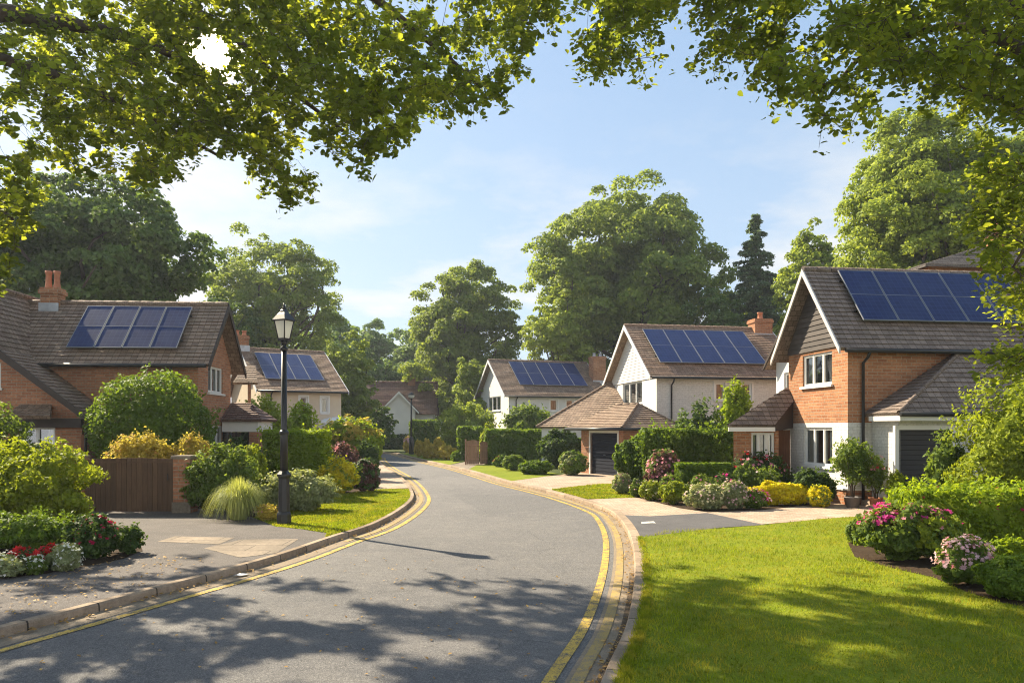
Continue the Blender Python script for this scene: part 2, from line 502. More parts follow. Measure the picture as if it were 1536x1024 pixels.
L['yellow'] = m_leaf('yellow_leaf', (0.34, 0.28, 0.008), (0.52, 0.42, 0.012), 0.35, (0.7, 0.55, 0.02), var=0.3)
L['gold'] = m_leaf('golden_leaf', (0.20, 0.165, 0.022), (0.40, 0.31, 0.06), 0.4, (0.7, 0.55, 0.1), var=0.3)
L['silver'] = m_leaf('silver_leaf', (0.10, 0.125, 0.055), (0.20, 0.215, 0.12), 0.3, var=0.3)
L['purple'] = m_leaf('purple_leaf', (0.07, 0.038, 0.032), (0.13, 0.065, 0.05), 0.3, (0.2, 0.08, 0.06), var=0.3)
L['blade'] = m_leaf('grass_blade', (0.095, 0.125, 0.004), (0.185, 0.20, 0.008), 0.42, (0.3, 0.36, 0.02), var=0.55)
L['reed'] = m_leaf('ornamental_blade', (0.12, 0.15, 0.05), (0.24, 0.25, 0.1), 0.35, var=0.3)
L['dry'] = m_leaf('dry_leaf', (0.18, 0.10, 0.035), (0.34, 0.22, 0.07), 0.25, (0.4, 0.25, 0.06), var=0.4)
L_TREE = 1
GAIN = 1.0
FL = {
    'magenta': m_leaf('magenta_petal', (0.55, 0.03, 0.22), (0.72, 0.10, 0.38), 0.3, (0.8, 0.1, 0.4), var=0.2),
    'pink': m_leaf('pink_petal', (0.60, 0.20, 0.26), (0.75, 0.38, 0.42), 0.3, (0.8, 0.4, 0.45), var=0.15),
    'palepink': m_leaf('pale_pink_petal', (0.66, 0.40, 0.44), (0.8, 0.6, 0.62), 0.3, (0.8, 0.6, 0.6), var=0.1),
    'red': m_leaf('red_petal', (0.45, 0.015, 0.015), (0.62, 0.04, 0.04), 0.3, (0.7, 0.05, 0.03), var=0.2),
    'crimson': m_leaf('crimson_petal', (0.35, 0.015, 0.06), (0.5, 0.04, 0.1), 0.3, (0.6, 0.05, 0.1), var=0.2),
    'white': m_leaf('white_petal', (0.62, 0.62, 0.55), (0.8, 0.8, 0.74), 0.3, (0.8, 0.8, 0.7), var=0.1),
    'cream': m_leaf('cream_petal', (0.55, 0.52, 0.30), (0.72, 0.68, 0.45), 0.3, (0.8, 0.7, 0.4), var=0.1),
    'orange': m_leaf('orange_petal', (0.58, 0.33, 0.09), (0.7, 0.47, 0.17), 0.35, (0.7, 0.4, 0.1), var=0.15),
}

# ------------------------------------------------------------------ foliage tools
def arr_mesh(name, parts, mats, parent=None, smooth=False):
    """parts: list of (verts Nx3, faces MxK, material index)"""
    vs, loops, starts, mis, off, lo = [], [], [], [], 0, 0
    for v, f, mi in parts:
        if len(f) == 0:
            continue
        vs.append(v)
        loops.append((f + off).ravel())
        k = f.shape[1]
        starts.append(lo + np.arange(len(f)) * k)
        mis.append(np.full(len(f), mi, dtype=np.int32))
        off += len(v)
        lo += f.size
    vs = np.concatenate(vs); loops = np.concatenate(loops); starts = np.concatenate(starts); mis = np.concatenate(mis)
    me = bpy.data.meshes.new(name)
    me.vertices.add(len(vs)); me.vertices.foreach_set('co', vs.astype(np.float32).ravel())
    me.loops.add(len(loops)); me.loops.foreach_set('vertex_index', loops.astype(np.int32))
    me.polygons.add(len(starts)); me.polygons.foreach_set('loop_start', starts.astype(np.int32))
    me.polygons.foreach_set('material_index', mis)
    if smooth:
        me.polygons.foreach_set('use_smooth', np.ones(len(starts), dtype=bool))
    me.update(calc_edges=True)
    me.validate()
    return mesh_obj(name, me, mats, parent)


def unit(a):
    return a / np.maximum(np.linalg.norm(a, axis=1, keepdims=True), 1e-9)


def leaves(pos, nrm, size, rng, aspect=0.6, fold=0.12, six=False, svar=0.5):
    n = len(pos)
    nrm = unit(nrm)
    t = unit(np.cross(nrm, rng.normal(size=(n, 3))))
    b = np.cross(nrm, t)
    s = (size * (1 - svar / 2 + svar * rng.random(n)))[:, None]
    base, tip = pos - t * s * 0.5, pos + t * s * 0.5
    if not six:
        l = pos + b * s * aspect / 2 + nrm * s * fold
        r = pos - b * s * aspect / 2 + nrm * s * fold
        v = np.stack([base, r, tip, l], 1).reshape(-1, 3)
        f = np.arange(n * 4).reshape(n, 4)
    else:
        up = nrm * s * fold
        l1 = pos - t * s * 0.22 + b * s * aspect * 0.5 + up
        l2 = pos + t * s * 0.16 + b * s * aspect * 0.40 + up * 0.8
        r1 = pos - t * s * 0.22 - b * s * aspect * 0.5 + up
        r2 = pos + t * s * 0.16 - b * s * aspect * 0.40 + up * 0.8
        tip = tip - nrm * s * 0.12
        v = np.stack([base, r1, r2, tip, l2, l1], 1).reshape(-1, 3)
        i = np.arange(n)[:, None] * 6
        f = np.concatenate([i + np.array([[0, 1, 2, 3]]), i + np.array([[0, 3, 4, 5]])])
    return v, f


def sphere_dirs(n, rng):
    return unit(rng.normal(size=(n, 3)))


def grid_ellipsoid(c, r, nu=12, nv=7):
    vs, fs = [], []
    for j in range(nv + 1):
        ph = -PI / 2 + PI * j / nv
        for i in range(nu):
            th = 2 * PI * i / nu
            vs.append((c[0] + r[0] * math.cos(ph) * math.cos(th), c[1] + r[1] * math.cos(ph) * math.sin(th), c[2] + r[2] * math.sin(ph)))
    for j in range(nv):
        for i in range(nu):
            fs.append((j * nu + i, j * nu + (i + 1) % nu, (j + 1) * nu + (i + 1) % nu, (j + 1) * nu + i))
    return np.array(vs), np.array(fs)


def grid_box(x0, x1, y0, y1, z0, z1):
    v = np.array([(x, y, z) for z in (z0, z1) for y in (y0, y1) for x in (x0, x1)])
    f = np.array([(0, 2, 3, 1), (4, 5, 7, 6), (0, 1, 5, 4), (2, 6, 7, 3), (0, 4, 6, 2), (1, 3, 7, 5)])
    return v, f


SEED = [100]


def rng_next():
    SEED[0] += 1
    return np.random.default_rng(SEED[0])


def ball_points(w, d, h, n, rng, lumps=46, lump=0.16, shell=0.22, low=0.42):
    dirs = sphere_dirs(n, rng)
    lc = sphere_dirs(lumps, rng)
    dot = dirs @ lc.T
    bumpv = np.exp(-((np.arccos(np.clip(dot, -1, 1)) / 0.24) ** 2)).max(1)
    lump = lump + 0.10
    r = (1 - lump) + lump * 1.25 * bumpv
    r = r * (1 - shell * rng.random(n) ** 1.6) + rng.normal(size=n) * 0.02
    c = h * low
    p = dirs * r[:, None]
    pos = np.empty_like(p)
    pos[:, 0] = p[:, 0] * w / 2
    pos[:, 1] = p[:, 1] * d / 2
    pos[:, 2] = np.where(p[:, 2] > 0, c + p[:, 2] * (h - c), c + p[:, 2] * c * 1.02)
    nrm = dirs / np.array([w / 2, d / 2, h / 2])
    return pos, unit(nrm)


def box_points(w, d, h, n, rng, rough=0.05):
    areas = np.array([w * d, w * h, w * h, d * h, d * h])
    face = rng.choice(5, n, p=areas / areas.sum())
    u, v = rng.random(n) - 0.5, rng.random(n)
    pos = np.zeros((n, 3)); nrm = np.zeros((n, 3))
    f0 = face == 0
    pos[f0] = np.stack([u[f0] * w, (v[f0] - 0.5) * d, np.full(f0.sum(), h)], 1); nrm[f0] = (0, 0, 1)
    for k, (ax, sg) in enumerate(((1, -1), (1, 1), (0, -1), (0, 1))):
        m = face == k + 1
        c = np.zeros((m.sum(), 3))
        c[:, 2] = v[m] * h
        c[:, ax] = sg * (d if ax == 1 else w) / 2
        c[:, 1 - ax] = u[m] * (w if ax == 1 else d)
        pos[m] = c
        q = np.zeros(3); q[ax] = sg
        nrm[m] = q
    # soft waviness of a clipped face, rounded edges
    wav = np.sin(pos[:, 0] * 2.1 + 0.7) * np.sin(pos[:, 2] * 2.7 + pos[:, 1] * 2.3) * rough + np.sin(pos[:, 0] * 5.3 + pos[:, 2] * 4.1) * rough * 0.5
    pos += nrm * (wav + rng.normal(size=n) * rough * 0.45 - rng.random(n) ** 2 * rough * 1.5)[:, None]
    rr = min(w, d, h) * 0.12
    ex = np.maximum(np.abs(pos[:, 0]) - (w / 2 - rr), 0) / rr
    ey = np.maximum(np.abs(pos[:, 1]) - (d / 2 - rr), 0) / rr
    ez = np.maximum(pos[:, 2] - (h - rr), 0) / rr
    e = np.sqrt(ex ** 2 + ey ** 2 + ez ** 2)
    k = np.where(e > 1, 1 / np.maximum(e, 1e-6), 1)
    pos[:, 0] = np.where(ex > 0, np.sign(pos[:, 0]) * (w / 2 - rr + ex * k * rr), pos[:, 0])
    pos[:, 1] = np.where(ey > 0, np.sign(pos[:, 1]) * (d / 2 - rr + ey * k * rr), pos[:, 1])
    pos[:, 2] = np.where(ez > 0, h - rr + ez * k * rr, pos[:, 2])
    return pos, nrm


def blossom_mesh(pos, nrm, size, rng):
    """each blossom: five petals around a centre"""
    n = len(pos)
    nrm = unit(nrm)
    t = unit(np.cross(nrm, rng.normal(size=(n, 3))))
    b = np.cross(nrm, t)
    s = (size * (0.7 + 0.6 * rng.random(n)))[:, None] * 0.5
    vs, fs = [pos], []
    for k in range(10):
        a = 2 * PI * k / 10
        rr = 1.0 if k % 2 == 0 else 0.55
        vs.append(pos + (t * math.cos(a) + b * math.sin(a)) * s * rr + nrm * s * (0.35 if k % 2 == 0 else 0.1))
    v = np.stack(vs, 1).reshape(-1, 3)
    i = np.arange(n)[:, None] * 11
    for k in range(5):
        p0, p1, p2 = 1 + 2 * k, 1 + (2 * k + 1) % 10, 1 + (2 * k + 9) % 10
        fs.append(i + np.array([[0, p2, p0, p1]]))
    return v, np.concatenate(fs)


def shrub(name, label, cat, px0, px1, pyt, pyb, mat, kind='ball', Y=None, thick=0.8, leaf=None, dens=1.0, flowers=(), group=None,
          sprigs=0, jit=0.7, lump=0.16, stem=False, low=0.42, rz=0.0, zb=GZ):
    """a plant standing on the ground, its picture box given at its own distance"""
    rng = rng_next()
    Yf = Y if Y is not None else (CH - zb) * F0 / (pyb - HZ)
    w = (px1 - px0) / F0 * Yf
    d = w * thick
    Yc = Yf + d / 2
    w *= Yc / Yf if kind != 'box' else 1.0
    h = CH - zb + (HZ - pyt) / F0 * (Yc if kind != 'box' else Yf)
    h = max(h, 0.15)
    X = ((px0 + px1) / 2 - 768) / F0 * (Yc if kind != 'box' else Yf)
    root = thing(name, label, cat, (X, Yc, zb), rz, group)
    lf = (leaf * 1.18) if leaf else max(0.062, Yf * 0.0054)
    area = 2 * (w * h + d * h) + w * d if kind == 'box' else 2.2 * (w * h + d * h * 0.8 + w * d * 0.6)
    n = int(min(15000, max(350, dens * 2.3 * area / (lf * lf * 0.3))))
    hs = h
    if kind == 'box':
        pos, nrm = box_points(w, d, h, n, rng, 0.06 + lf * 0.35)
        core = grid_box(-w / 2 + lf * 1.1, w / 2 - lf * 1.1, -d / 2 + lf * 1.1, d / 2 - lf * 1.1, 0, h - lf * 1.1)
    else:
        pos, nrm = ball_points(w, d, h, n, rng, lump=lump, low=low)
        core = grid_ellipsoid((0, 0, h * low), (w * 0.26, d * 0.26, h * 0.30))
        if low > 0.6:
            core = grid_ellipsoid((0, 0, h * low), (w * 0.26, d * 0.26, h * 0.22))
    nj = nrm + rng.normal(size=(n, 3)) * jit + np.array([0, 0, 0.25])
    parts = [leaves(pos, nj, lf, rng, svar=0.9) + (0,)]
    if sprigs and kind == 'box':
        bp, bn = box_points(w, d, h, sprigs, rng, 0.06)
        k = 7
        tt = np.tile(np.linspace(0, 1, k), sprigs)[:, None]
        nn_ = np.repeat(unit(bn + rng.normal(size=bn.shape) * 0.5 + np.array([0, 0, 0.5])), k, 0)
        sp = np.repeat(bp, k, 0) + nn_ * tt * lf * 2.6 + rng.normal(size=(len(tt), 3)) * lf * 0.3
        sp[:, 2] = np.maximum(sp[:, 2], 0.03)
        parts.append(leaves(sp, nn_ + rng.normal(size=sp.shape) * 0.8, lf, rng) + (0,))
    elif sprigs:
        sd = sphere_dirs(sprigs, rng); sd[:, 2] = np.abs(sd[:, 2]) * 0.9 + 0.1
        sd = unit(sd)
        k = 12
        tt = np.tile(np.linspace(0, 1, k), sprigs)[:, None]
        d0 = np.repeat(sd, k, 0)
        length = np.repeat(0.10 + 0.16 * rng.random(sprigs), k)[:, None]
        e = d0 * np.array([w / 2, d / 2, h - h * low]) * (0.9) * 1.0
        sp = e * (1 + tt * length) + np.array([0, 0, h * low]) + rng.normal(size=(len(tt), 3)) * lf * 0.55
        parts.append(leaves(sp, d0 + rng.normal(size=sp.shape) * 0.9, lf, rng) + (0,))
    parts.append((core[0], core[1], 0))
    arr_mesh('foliage', parts, [mat], root)
    if stem:
        mb = MB()
        for k in range(4):
            a = k * 1.7
            mb.tube([(0.03 * math.cos(a), 0.03 * math.sin(a), 0), (0.05 * math.cos(a) * w, 0.05 * math.sin(a) * w, h * 0.3), (0.2 * w * math.cos(a), 0.2 * d * math.sin(a), h * 0.65)], [0.03, 0.022, 0.01], 6)
        mb.build('stem', M['bark'], root)
    for fm, cnt, size, zone in flowers:
        cnt, size = int(cnt * 1.5), size * 1.2
        if kind == 'box':
            fp, fn = box_points(w, d, h, cnt * 3, rng, 0.05)
            fp = fp + fn * lf * 0.4
        else:
            fp, fn = ball_points(w * 1.04, d * 1.04, h * 1.04, cnt * 6, rng, lump=lump, shell=0.05, low=low)
        if zone == 'top':
            sel = fp[:, 2] > h * 0.62
        elif zone == 'up':
            sel = fp[:, 2] > h * 0.4
        elif zone == 'right':
            sel = (fp[:, 0] > 0) & (fp[:, 2] > h * 0.3)
        else:
            sel = fp[:, 2] > h * 0.12
        fp, fn = fp[sel][:cnt], fn[sel][:cnt]
        if len(fp) == 0:
            continue
        v, f = blossom_mesh(fp, fn + rng.normal(size=fn.shape) * 0.4 + np.array([0, -0.2, 0.4]), size, rng)
        o = arr_mesh('blossoms', [(v, f, 0)], [FL[fm] if isinstance(fm, str) else fm], root)
    return root


def blade_arrays(base, height, width, lean, rng, seg=1):
    n = len(base)
    a = rng.random(n) * 2 * PI
    s = np.stack([np.cos(a), np.sin(a), np.zeros(n)], 1)
    ld = rng.normal(size=(n, 3)); ld[:, 2] = 0
    hh = (height * (0.5 + 0.8 * rng.random(n)))[:, None]
    tip = base + np.array([0, 0, 1]) * hh + ld * lean * hh
    v = np.stack([base - s * width / 2, base + s * width / 2, tip], 1).reshape(-1, 3)
    return v, np.arange(n * 3).reshape(n, 3)


def poly_sample(pts, n, rng):
    vv, tri = triangulate(pts)
    P = np.array([[p[0], p[1]] for p in vv])
    T = np.array([[P[i] for i in t] for t in tri])
    e1, e2 = T[:, 1] - T[:, 0], T[:, 2] - T[:, 0]
    ar = np.abs(e1[:, 0] * e2[:, 1] - e1[:, 1] * e2[:, 0])
    k = rng.choice(len(T), n, p=ar / ar.sum())
    u, v = rng.random(n), rng.random(n)
    fl = u + v > 1
    u[fl], v[fl] = 1 - u[fl], 1 - v[fl]
    return T[k, 0] + e1[k] * u[:, None] + e2[k] * v[:, None]


def in_poly(xy, pts):
    x, y = xy[:, 0], xy[:, 1]
    ins = np.zeros(len(xy), bool)
    m = len(pts)
    for i in range(m):
        x1, y1 = pts[i][0], pts[i][1]
        x2, y2 = pts[(i + 1) % m][0], pts[(i + 1) % m][1]
        c = ((y1 > y) != (y2 > y)) & (x < (x2 - x1) * (y - y1) / ((y2 - y1) if abs(y2 - y1) > 1e-9 else 1e-9) + x1)
        ins ^= c
    return ins


def limb_path(a, b, rng, sag=0.12, n=5):
    a, b = np.array(a, float), np.array(b, float)
    L_ = np.linalg.norm(b - a)
    pts = []
    w = rng.normal(size=3) * L_ * sag
    for i in range(n):
        t = i / (n - 1)
        p = a + (b - a) * t + w * math.sin(PI * t) + np.array([0, 0, L_ * 0.10 * math.sin(PI * t)]) + rng.normal(size=3) * L_ * 0.02 * (0 < i < n - 1)
        pts.append(Vector(p))
    return pts


def tree(name, label, px0, px1, pyt, pyb, Y, mat, group=None, crown_low=None, clumps=70, leaf=None, dens=1.0, depth=0.9, pointy=0.0, gaps=0.0, trunk_r=None, limbs=16, zb=GZ, cap=70000, cat='tree'):
    """trunk, limbs and a crown of many leaf clumps; the picture box gives crown width and top at its distance"""
    rng = rng_next()
    w = (px1 - px0) / F0 * Y
    top = CH + (HZ - pyt) / F0 * Y
    bot = CH + (HZ - pyb) / F0 * Y
    X = ((px0 + px1) / 2 - 768) / F0 * Y
    root = thing(name, label, cat, (X, Y, zb), 0, group)
    top -= zb; bot = max(bot - zb, 0.4)
    cz, rz_, rx, ry = (top + bot) / 2, (top - bot) / 2, w / 2, w / 2 * depth
    def spread(n, r0, r1, c0, c1, gapped):
        d = sphere_dirs(n * 4, rng)
        ph = rng.random(4) * 6
        rough = 0.94 + 0.10 * np.sin(d[:, 0] * 4 + ph[0]) * np.sin(d[:, 2] * 5 + d[:, 1] * 3 + ph[1])
        cc = d * ((r0 + (r1 - r0) * rng.random(len(d)) ** 0.6) * rough)[:, None]
        gp = np.sin(d[:, 0] * 5.0 + ph[2]) * np.sin(d[:, 2] * 6.0 + d[:, 1] * 4 + ph[3])
        keep = []
        for i in range(len(cc)):
            if gapped and gp[i] < -0.45 and rng.random() < 0.85:
                continue
            if all(np.linalg.norm(cc[i] - cc[j]) > c0 * 0.9 for j in keep):
                keep.append(i)
            if len(keep) >= n:
                break
        cc = cc[keep]
        return cc, (c0 + (c1 - c0) * rng.random(len(cc)))
    ca, ra_ = spread(clumps, 0.20, 0.74, 0.13, 0.22, False)
    cb, rb_ = spread(int(clumps * 2.4), 0.74, 1.0, 0.055, 0.125, True)
    c = np.concatenate([ca, cb])
    cr = np.concatenate([ra_, rb_]) * (1 + 12.0 / clumps)
    if pointy:
        k = 1 - pointy * (c[:, 2] * 0.5 + 0.5)
        c[:, 0] *= k; c[:, 1] *= k
    lf = leaf or max(0.11, Y * 0.0042)
    tot = 0
    pts, nrm = [], []
    R3 = np.array([rx, ry, rz_])
    rm = (rx + ry + rz_) / 3
    for i in range(len(c)):
        a = 4 * PI * (cr[i] * rm) ** 2
        n = int(dens * 0.62 * a / (lf * lf * 0.3))
        dd = sphere_dirs(n, rng)
        dd[:, 2] = np.where(dd[:, 2] < -0.35, -dd[:, 2], dd[:, 2])
        rr = cr[i] * (0.45 + 0.6 * rng.random(n) ** 0.45) * (1 + 0.16 * np.sin(dd[:, 0] * 6 + i) * np.sin(dd[:, 1] * 5 + dd[:, 2] * 7))
        p = c[i] * R3 + dd * rr[:, None] * np.array([rm, rm, rm * 0.8]) 
        pts.append(p); nrm.append(dd * 0.8 + unit(c[i:i + 1]) * 0.4 + np.array([0, 0, 0.35]))
    pts = np.concatenate(pts); nrm = np.concatenate(nrm)
    if len(pts) > cap:
        s = rng.choice(len(pts), cap, replace=False)
        lf *= math.sqrt(len(pts) / cap)
        pts, nrm = pts[s], nrm[s]
    pts[:, 2] += cz
    ok = pts[:, 2] > 0.3
    pts, nrm = pts[ok], nrm[ok]
    v, f = leaves(pts, nrm + rng.normal(size=nrm.shape) * 0.75, lf, rng, aspect=0.7)
    arr_mesh('crown', [(v, f, 0)], [mat], root)
    mb = MB()
    tr = trunk_r or max(0.12, w * 0.028)
    th = max(bot + rz_ * 0.5, top * 0.35)
    tp = [(0, 0, -0.2), (0.03 * tr, 0, th * 0.3), (rng.normal() * tr * 0.4, rng.normal() * tr * 0.4, th * 0.7), (rng.normal() * tr * 0.6, rng.normal() * tr * 0.6, th)]
    mb.tube(tp, [tr * 1.35, tr, tr * 0.85, tr * 0.65], 9)
    sel = rng.choice(len(c), min(limbs, len(c)), replace=False)
    for i in sel:
        e = c[i] * R3 * 0.95 + np.array([0, 0, cz])
        s0 = np.array([0, 0, th * (0.55 + 0.45 * rng.random())])
        mb.tube(limb_path(s0, e, rng), [tr * 0.42, tr * 0.34, tr * 0.25, tr * 0.16, tr * 0.07], 6)
    mb.build('trunk', M['bark'], root)
    return root


def fir(name, label, px0, px1, pyt, pyb, Y, mat, group=None):
    rng = rng_next()
    w = (px1 - px0) / F0 * Y
    top = CH + (HZ - pyt) / F0 * Y - GZ
    X = ((px0 + px1) / 2 - 768) / F0 * Y
    root = thing(name, label, 'tree', (X, Y, GZ), 0, group)
    pos, nrm = [], []
    mb = MB()
    mb.tube([(0, 0, -0.2), (0, 0, top * 0.5), (0, 0, top * 0.98)], [w * 0.04, w * 0.025, 0.02], 8)
    z = 1.2
    while z < top * 0.99:
        f = 1 - z / top
        Lb = w * 0.5 * (f ** 0.85) * 1.05 + 0.12
        nb = max(4, int(5 + 9 * f))
        for k in range(nb):
            a = rng.random() * 2 * PI
            ln = Lb * (0.65 + 0.45 * rng.random())
            m = int(10 + 70 * ln)
            t = rng.random(m) ** 0.7
            dr = 0.16 + 0.5 * f * rng.random()
            p = np.stack([np.cos(a) * ln * t, np.sin(a) * ln * t, z - dr * ln * t * t + 0.10 * ln * t ** 4], 1)
            side = np.array([-np.sin(a), np.cos(a), 0])
            p += side * (rng.normal(size=m) * 0.13 * ln * (1 - t * 0.6))[:, None] + rng.normal(size=(m, 3)) * 0.05
            p[:, 2] -= np.abs(rng.normal(size=m)) * 0.12
            pos.append(p); nrm.append(np.tile([np.cos(a) * 0.4, np.sin(a) * 0.4, 0.8], (m, 1)))
            if rng.random() < 0.3:
                mb.tube([(0, 0, z), (math.cos(a) * ln * 0.6, math.sin(a) * ln * 0.6, z - dr * ln * 0.36)], [0.05, 0.015], 5)
        z += 0.36 + 0.28 * f
    pos = np.concatenate(pos); nrm = np.concatenate(nrm)
    v, f = leaves(pos, nrm + rng.normal(size=nrm.shape) * 0.5, 0.36, rng, aspect=0.4)
    arr_mesh('crown', [(v, f, 0)], [mat], root)
    mb.build('trunk', M['bark'], root)
    return root


# ------------------------------------------------------------------ ground
def catmull(P, n=8):
    out_ = []
    for i in range(len(P) - 1):
        p0, p1, p2, p3 = P[max(i - 1, 0)], P[i], P[i + 1], P[min(i + 2, len(P) - 1)]
        for k in range(n):
            t = k / n
            out_.append(0.5 * ((2 * p1) + (p2 - p0) * t + (2 * p0 - 5 * p1 + 4 * p2 - p3) * t * t + (3 * p1 - p0 - 3 * p2 + p3) * t ** 3))
    out_.append(P[-1].copy())
    return out_


def offset_line(P, d):
    res = []
    for i, p in enumerate(P):
        t = P[min(i + 1, len(P) - 1)] - P[max(i - 1, 0)]
        t.z = 0
        t.normalize()
        res.append(p + Vector((t.y, -t.x, 0)) * d)
    return res


def triangulate(P):
    n = len(P)
    r = delaunay_2d_cdt([Vector((p[0], p[1])) for p in P], [], [list(range(n))], 1, 1e-5)
    return [Vector((p.x, p.y, 0)) for p in r[0]], [tuple(f) for f in r[2]]


def sheet(name, pts, z, mat, kind='structure', label=None, cat=None, group=None):
    P = [Vector((p[0], p[1], 0)) for p in pts]
    mb = MB()
    P, tris = triangulate(P)
    for t in tris:
        a = [Vector((P[i].x, P[i].y, z)) for i in t]
        if (a[1] - a[0]).cross(a[2] - a[0]).z < 0:
            a.reverse()
        mb.poly(a, [(q.x, q.y) for q in a])
    o = mb.build(name, mat)
    if kind: o['kind'] = kind
    return props(o, label, cat, group)


def strip(name, line, d0, d1, z, mat, kind='structure', i0=0, i1=None):
    a, b = offset_line(line, d0)[i0:i1], offset_line(line, d1)[i0:i1]
    mb = MB()
    u = 0
    for i in range(len(a) - 1):
        du = ((a[i + 1] + b[i + 1]) / 2 - (a[i] + b[i]) / 2).length
        q = [a[i], b[i], b[i + 1], a[i + 1]]
        uv = [(u, 0), (u, d1 - d0), (u + du, d1 - d0), (u + du, 0)]
        q = [Vector((p.x, p.y, z)) for p in q]
        if (q[1] - q[0]).cross(q[2] - q[0]).z < 0:
            q.reverse(); uv.reverse()
        mb.poly(q, uv)
        u += du
    o = mb.build(name, mat)
    o['kind'] = kind
    return o


def kerb(name, line, d0, d1, z0, z1, mat):
    """a run of kerb stones with a chamfered road-side edge and open joints"""
    s = 1 if d1 > d0 else -1
    c = 0.025
    prof = [(d0, z0), (d0 + s * 0.008, z1 - c), (d0 + s * c, z1), (d1, z1), (d1, z1 - 0.06)]
    lines = [offset_line(line, p[0]) for p in prof]
    mb = MB()
    u = 0
    rr = random.Random(3)
    nxt = 0.915
    joff = 0
    for i in range(len(line) - 1):
        du = (lines[0][i + 1] - lines[0][i]).length
        vv = 0
        for k in range(len(prof) - 1):
            a, b = lines[k], lines[k + 1]
            za, zb_ = prof[k][1] , prof[k + 1][1]
            dv = math.hypot(prof[k + 1][0] - prof[k][0], zb_ - za)
            q = [Vector((a[i].x, a[i].y, za)), Vector((a[i + 1].x, a[i + 1].y, za)), Vector((b[i + 1].x, b[i + 1].y, zb_)), Vector((b[i].x, b[i].y, zb_))]
            uv = [(u, vv + 1), (u + du, vv + 1), (u + du, vv + dv + 1), (u, vv + dv + 1)]
            if s > 0:
                q.reverse(); uv.reverse()
            mb.poly(q, uv)
            vv += dv
        u += du
    o = mb.build(name, mat)
    o['kind'] = 'structure'
    return o


def V2(*a):
    return Vector((a[0], a[1], 0))


left_px = [(0, 957), (120, 925), (251, 889), (343, 864), (430, 838), (503, 812), (560, 793), (600, 771), (620, 753), (620, 740), (611, 726), (598, 714), (585, 706), (573, 697), (567, 690)]
LE = [V2(-12.6, -12), V2(-10.4, -5.5), V2(-9.1, -1.8), V2(-8.2, 0.7), V2(-7.45, 2.8), V2(-6.85, 4.4), V2(-6.38, 5.7), V2(-5.97, 6.85)] + [V2(*g(x, y, 0)) for x, y in left_px] + [V2(-10.2, 54.5), V2(-14, 58), V2(-24, 61), V2(-60, 64)]
right_px = [(905, 1024), (941, 937), (951, 859), (944, 809), (926, 780), (905, 766), (855, 749), (810, 737), (760, 725), (692, 705), (640, 693), (608, 685), (597, 682)]
RE = [V2(-5.4, -12), V2(-3.2, -6), V2(-1.6, -1.5), V2(-0.5, 1.8), V2(0.2, 4.2)] + [V2(*g(x, y, 0)) for x, y in right_px] + [V2(-10.3, 62.5), V2(-15, 66), V2(-26, 69), V2(-60, 72)]
LE, RE = catmull(LE, 10), catmull(RE, 10)


def near_idx(line, px, py):
    p = g(px, py, 0)
    return min(range(len(line)), key=lambda i: (line[i].x - p.x) ** 2 + (line[i].y - p.y) ** 2)


sheet('ground', [(-200, -60), (200, -60), (200, 220), (-200, 220)], -0.04, M['rough_grass'])
sheet('road', offset_line(LE, -0.1) + list(reversed(offset_line(RE, 0.1))), 0.0, M['road'])
Lback, Rback = offset_line(LE, -0.10), offset_line(RE, 0.10)
sheet('left_terrain', Lback + [V2(-190, 64), V2(-190, -50), V2(-12.5, -50)], GZ - 0.004, M['soil'])
sheet('right_terrain', Rback + [V2(-190, 72), V2(-190, 210), V2(190, 210), V2(190, -50), V2(-5.4, -50)], GZ - 0.004, M['rough_grass'])
kerb('left_kerb', LE, 0.0, -0.14, -0.01, GZ + 0.012, M['kerb'])
kerb('right_kerb', RE, 0.0, 0.20, -0.01, GZ + 0.012, M['kerb'])
strip('gutter_strip', RE, 0.0, -0.34, 0.004, M['gutter'])
strip('gutter_strip', LE, 0.0, 0.33, 0.004, M['gutter'])
strip('gutter_dirt', RE, 0.0, -0.07, 0.008, M['dirt'], 'structure', i1=near_idx(RE, 950, 850))
strip('yellow_line', RE, -0.42, -0.54, 0.008, M['yellow'])
strip('yellow_line', RE, -0.17, -0.29, 0.012, M['yellow_old'])
strip('yellow_line', LE, 0.40, 0.52, 0.008, M['yellow'])
strip('yellow_line', LE, 0.16, 0.27, 0.012, M['yellow_old'], i0=near_idx(LE, 500, 812))

# left side: pavement, verge lawn, path
i_a, i_b = near_idx(LE, 503, 812), near_idx(LE, 620, 740)
kb = offset_line(LE, -0.13)
i0 = next(i for i, p in enumerate(LE) if p.y > -11)
verge_L = [V2(*p[:2]) for p in kb[i_a - 1:i_b + 3]] + [V2(*g(x, y)) for x, y in ((566, 734), (500, 742), (440, 758), (380, 776), (412, 789), (450, 793), (490, 799))]
pave_L = [V2(*p[:2]) for p in kb[i0:i_a]] + [V2(*g(x, y)) for x, y in ((490, 799), (450, 793), (412, 789), (380, 776), (330, 762), (140, 764), (-300, 764))] + [V2(-30, 17), V2(-30, -11)]
sheet('pavement', pave_L, GZ, M['pave_asphalt'])
sheet('verge_lawn', verge_L, GZ + 0.004, M['lawn'])
i_c = near_idx(LE, 575, 698)
path_L = [V2(*p[:2]) for p in kb[i_b + 3:i_c]] + [V2(*g(x, y)) for x, y in ((548, 702), (548, 734))]
sheet('footpath', path_L, GZ + 0.002, M['pavers'])
sheet('stone_slabs', [g(*p) for p in ((236, 812), (262, 804), (352, 806), (328, 816))], GZ + 0.004, M['slabs'])
sheet('stone_slabs', [g(*p) for p in ((306, 822), (362, 809), (448, 808), (415, 829), (360, 836))], GZ + 0.004, M['slabs'])
